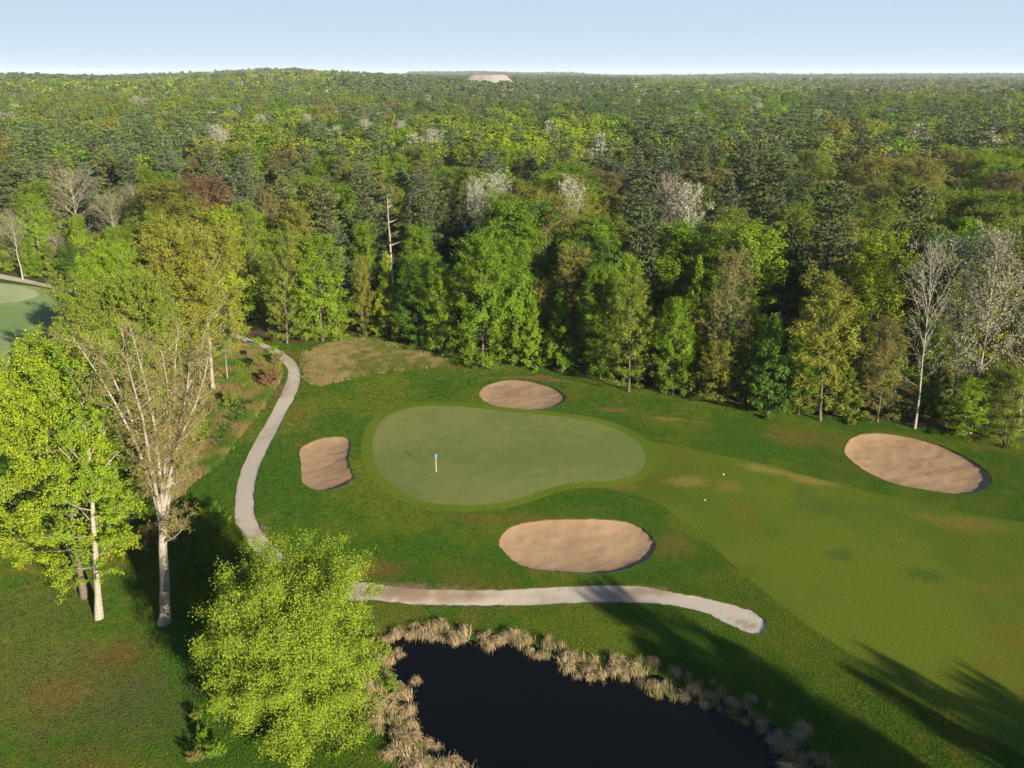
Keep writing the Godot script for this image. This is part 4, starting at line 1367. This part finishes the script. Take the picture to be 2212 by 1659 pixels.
func undergrowth() -> void:
	var rng := RandomNumberGenerator.new()
	rng.seed = 401
	# bushes in the shade along the forest edge
	for i in edge.size() - 1:
		var len_ := edge[i].distance_to(edge[i + 1])
		for k in int(len_ / 2.3):
			var p := edge[i].lerp(edge[i + 1], (k + rng.randf()) / (len_ / 2.3))
			var x := p.x + rng.randfn() * 0.5
			var f := p.y + rng.randf_range(0.5, 3.0)
			if absf(x) > f * 0.67 or (x > -47.0 and x < -36.0):
				continue
			var o := thing("shrub", Vector3(x, height(x, -f) - 0.05, -f), rng.randf() * TAU, "leafy green shrub under the trees at the forest edge", "shrub", "shrubs along the forest edge")
			var s := rng.randf_range(0.7, 1.7)
			for q in [part("stems", kinds.shrub[0][0], M.bark_dark, o), part("foliage", kinds.shrub[0][1], M[["green", "deep", "moss", "fresh"][rng.randi() % 4]], o)]:
				q.scale = Vector3(s, s * rng.randf_range(0.8, 1.4), s)
	# young trees filling the forest edge down to the grass
	for i in edge.size() - 1:
		var len_ := edge[i].distance_to(edge[i + 1])
		for k in int(len_ / 2.7):
			var p := edge[i].lerp(edge[i + 1], (k + rng.randf()) / (len_ / 2.7))
			var x := p.x + rng.randfn() * 0.4
			var f := p.y + rng.randf_range(1.6, 5.5)
			if absf(x) > f * 0.66 or (x > -47.0 and x < -36.0):
				continue
			var tall := rng.randf_range(4.0, 8.5)
			var look: String = ["green", "deep", "moss", "fresh", "olive", "green"][rng.randi() % 6]
			tree("sapling", ["young0", "young1", "maple1", "bud0"][rng.randi() % 4], "bark_dark", look, Vector3(x, height(x, -f), -f), tall, tall * rng.randf_range(0.27, 0.36), rng.randf() * TAU, ("small " if tall < 6.0 else "bushy ") + TOLD[look].get_slice(" in ", 0).replace("tree", "sapling") + " filling the forest edge", "saplings along the forest edge")
	# ditch: rosettes of broad leaves, bright grass, brown brush
	M.dock = leafy("broad ditch leaves", 0.036, 0.080, 0.018, 0.5)
	var g := Geo.new()
	for i in 26:
		var az := rng.randf() * TAU
		var d := Vector3(cos(az), rng.randf_range(0.35, 1.2), sin(az)).normalized()
		var side := d.cross(Vector3.UP).normalized() * 0.11
		g.leaf(d * 0.33, d * 0.3, side, Color(1, 1, 1) * rng.randf_range(0.6, 1.0))
	var rosette := g.mesh()
	for k in 46:
		var t := rng.randf()
		var p := on_ground(lerpf(545, 455, t) + rng.randfn() * 9.0, lerpf(858, 968, t) + rng.randfn() * 6.0)
		var o := thing("broadleaf_plant", p, rng.randf() * TAU, "dark broad-leaved plant growing in the ditch", "plant", "broad-leaved ditch plants")
		var m := part("leaves", rosette, M.dock, o)
		m.scale = Vector3.ONE * rng.randf_range(0.8, 1.7)
	g = Geo.new()
	for i in 60:
		var p := Vector3(rng.randfn() * 0.2, 0, rng.randfn() * 0.2)
		g.blade(p, p + Vector3(rng.randfn() * 0.15, rng.randf_range(0.3, 0.8), rng.randfn() * 0.15), aside(rng) * 0.02, Color(1, 1, 1) * rng.randf_range(0.6, 1.0))
	var tuft := g.mesh()
	for k in 60:
		var p := on_ground(rng.randf_range(512, 548), rng.randf_range(785, 845))
		var o := thing("grass_clump", p, rng.randf() * TAU, "tall bright green grass clump in the ditch below the culvert", "grass clump", "ditch grass clumps")
		part("blades", tuft, M.green, o).scale = Vector3.ONE * rng.randf_range(0.9, 1.5)
	for a in [[582, 838, 1.0, "russet", "reddish-brown brush beside the cart path bend"], [598, 826, 0.8, "russet", "reddish-brown brush right beside the cart path bend"], [560, 800, 0.9, "brown", "brown brush above the ditch grass"], [600, 790, 0.8, "brown", "brown brush inside the cart path bend"], [560, 752, 0.7, "fresh", "yellow-green brush next to the culvert"], [590, 768, 0.6, "fresh", "yellow-green brush on the inner side of the cart path"],
			[500, 880, 0.9, "moss", "mossy brush on the ditch side under the olive trees"], [455, 900, 0.9, "brown", "brown brush under the birch trunk"], [430, 960, 1.0, "moss", "mossy brush below the budding trees"], [415, 1190, 1.3, "deep", "dark shrub in the shade between the two front trees"], [450, 1240, 1.2, "deep", "dark shrub shaded by the lime-green tree"], [395, 1255, 1.0, "deep", "low dark shrub by the foot of the pale forked trunk"], [470, 1150, 1.1, "green", "green shrub near the shaded cart path"], [330, 1190, 1.1, "brown", "brown brush behind the pale forked trunk"],
			[426, 1560, 0.35, "moss", "weedy shrub left of the lime-green tree"], [440, 1610, 0.45, "green", "green weedy shrub by the foot of the lime-green tree"], [425, 1650, 0.4, "brown", "brown weedy shrub at the rough edge"], [470, 1640, 0.5, "green", "green shrub under the lime-green tree"], [830, 1430, 0.7, "moss", "weedy shrub between the reeds and the lime-green tree"], [845, 1500, 0.6, "green", "green weeds between the pond reeds and the lime-green tree"]]:
		var p := on_ground(a[0], a[1])
		var o := thing("shrub", p, a[0] * 0.7, a[4], "shrub", "")
		for q in [part("stems", kinds.shrub[0][0], M.bark_dark, o), part("foliage", kinds.shrub[0][1], M[a[3]], o)]:
			q.scale = Vector3.ONE * a[2]

func turf() -> void:
	var rng := RandomNumberGenerator.new()
	rng.seed = 501
	var m := StandardMaterial3D.new()
	m.resource_name = "grass blades"
	m.vertex_color_use_as_albedo = true
	m.albedo_color = lin(1, 1, 1)
	m.roughness = 0.8
	m.metallic_specular = 0.2
	m.backlight_enabled = true
	m.backlight = Color(0.6, 0.6, 0.6)
	var g := Geo.new()
	for i in 14:
		var p := Vector3(rng.randf_range(-0.16, 0.16), -0.01, rng.randf_range(-0.16, 0.16))
		g.blade(p, p + Vector3(rng.randfn() * 0.03, rng.randf_range(0.05, 0.11), rng.randfn() * 0.03), aside(rng) * 0.016, Color(1, 1, 1) * rng.randf_range(0.75, 1.0))
	var places := []
	var tints := PackedColorArray()
	var shut: Array[PackedVector2Array] = [fringe_poly, fairway_poly, far_fairway_poly, far_path_poly]
	shut.append_array(holes)
	var boxes: Array[Rect2] = []
	for s in shut:
		boxes.append(box_of(s))
	for k in 260000:
		var d := Vector2(rng.randf_range(-60, 2270), 0)
		var f := 36.0 + 110.0 * pow(rng.randf(), 1.25)
		var x := rng.randf_range(-0.68, 0.68) * (f + 14.0)
		if f > edge_f(x) + 0.5:
			continue
		var p := Vector2(x, -f)
		var bad := false
		for i in shut.size():
			if boxes[i].has_point(p) and Geometry2D.is_point_in_polygon(p, shut[i]):
				bad = true
				break
		if bad:
			continue
		var y := height(x, -f)
		if y < WATER + 0.03:
			continue
		var s := rng.randf_range(0.8, 1.4)
		places.append(Transform3D(Basis(Vector3.UP, rng.randf() * TAU).scaled(Vector3(s, s * rng.randf_range(0.7, 1.2), s)), Vector3(x, y, -f)))
		var c := rough_color(x, -f) * rng.randf_range(1.05, 1.35)
		tints.append(Color(c.r, c.g, c.b))
	copies("rough_grass", g.mesh(), m, places, tints, "unmown rough grass around the green and fairway")
	# dry meadow grass where the path bends
	g = Geo.new()
	for i in 26:
		var p := Vector3(rng.randfn() * 0.16, -0.02, rng.randfn() * 0.16)
		g.blade(p, p + Vector3(rng.randfn() * 0.16, rng.randf_range(0.2, 0.5), rng.randfn() * 0.16), aside(rng) * 0.03, Color(1, 1, 1) * rng.randf_range(0.7, 1.0))
	places = []
	tints = PackedColorArray()
	var box := box_of(meadow_poly)
	for k in 12000:
		var p := Vector2(rng.randf_range(box.position.x, box.end.x), rng.randf_range(box.position.y, box.end.y))
		if not Geometry2D.is_point_in_polygon(p, meadow_poly) or Geometry2D.is_point_in_polygon(p, path_poly) or poly_distance(p, meadow_poly) < rng.randf() * 3.6:
			continue
		var s := rng.randf_range(0.7, 1.4)
		places.append(Transform3D(Basis(Vector3.UP, rng.randf() * TAU).scaled(Vector3(s, s, s)), Vector3(p.x, height(p.x, p.y), p.y)))
		var c := Color(0.24, 0.195, 0.088).lerp(Color(0.10, 0.125, 0.026), smoothstep(-0.35, 0.35, fine.get_noise_2d(p.x, p.y) + blot.get_noise_2d(p.x, p.y) + rng.randfn() * 0.15))
		tints.append(c)
	copies("dry_grass", g.mesh(), m, places, tints, "patch of long dry tan grass by the path bend")
	# weeds on the ditch banks
	places = []
	tints = PackedColorArray()
	var ditch := photo_poly([505, 742, 560, 752, 600, 785, 604, 815, 585, 850, 545, 905, 505, 955, 470, 1000, 420, 1040, 350, 1100, 330, 1000, 380, 900, 430, 830, 480, 770])
	box = box_of(ditch)
	for k in 16000:
		var p := Vector2(rng.randf_range(box.position.x, box.end.x), rng.randf_range(box.position.y, box.end.y))
		if not Geometry2D.is_point_in_polygon(p, ditch) or Geometry2D.is_point_in_polygon(p, path_poly):
			continue
		var s := rng.randf_range(0.6, 1.5)
		places.append(Transform3D(Basis(Vector3.UP, rng.randf() * TAU).scaled(Vector3(s, s, s)), Vector3(p.x, height(p.x, p.y), p.y)))
		var mix := fine.get_noise_2d(p.x * 0.7, p.y * 0.7) + blot.get_noise_2d(p.x * 2.0, p.y * 2.0) + rng.randfn() * 0.15
		tints.append(Color(0.22, 0.15, 0.07).lerp(Color(0.13, 0.16, 0.03), smoothstep(-0.35, 0.0, mix)).lerp(Color(0.06, 0.12, 0.02), smoothstep(0.1, 0.45, mix)))
	copies("ditch_weeds", g.mesh(), m, places, tints, "brown and green weeds on the ditch banks")
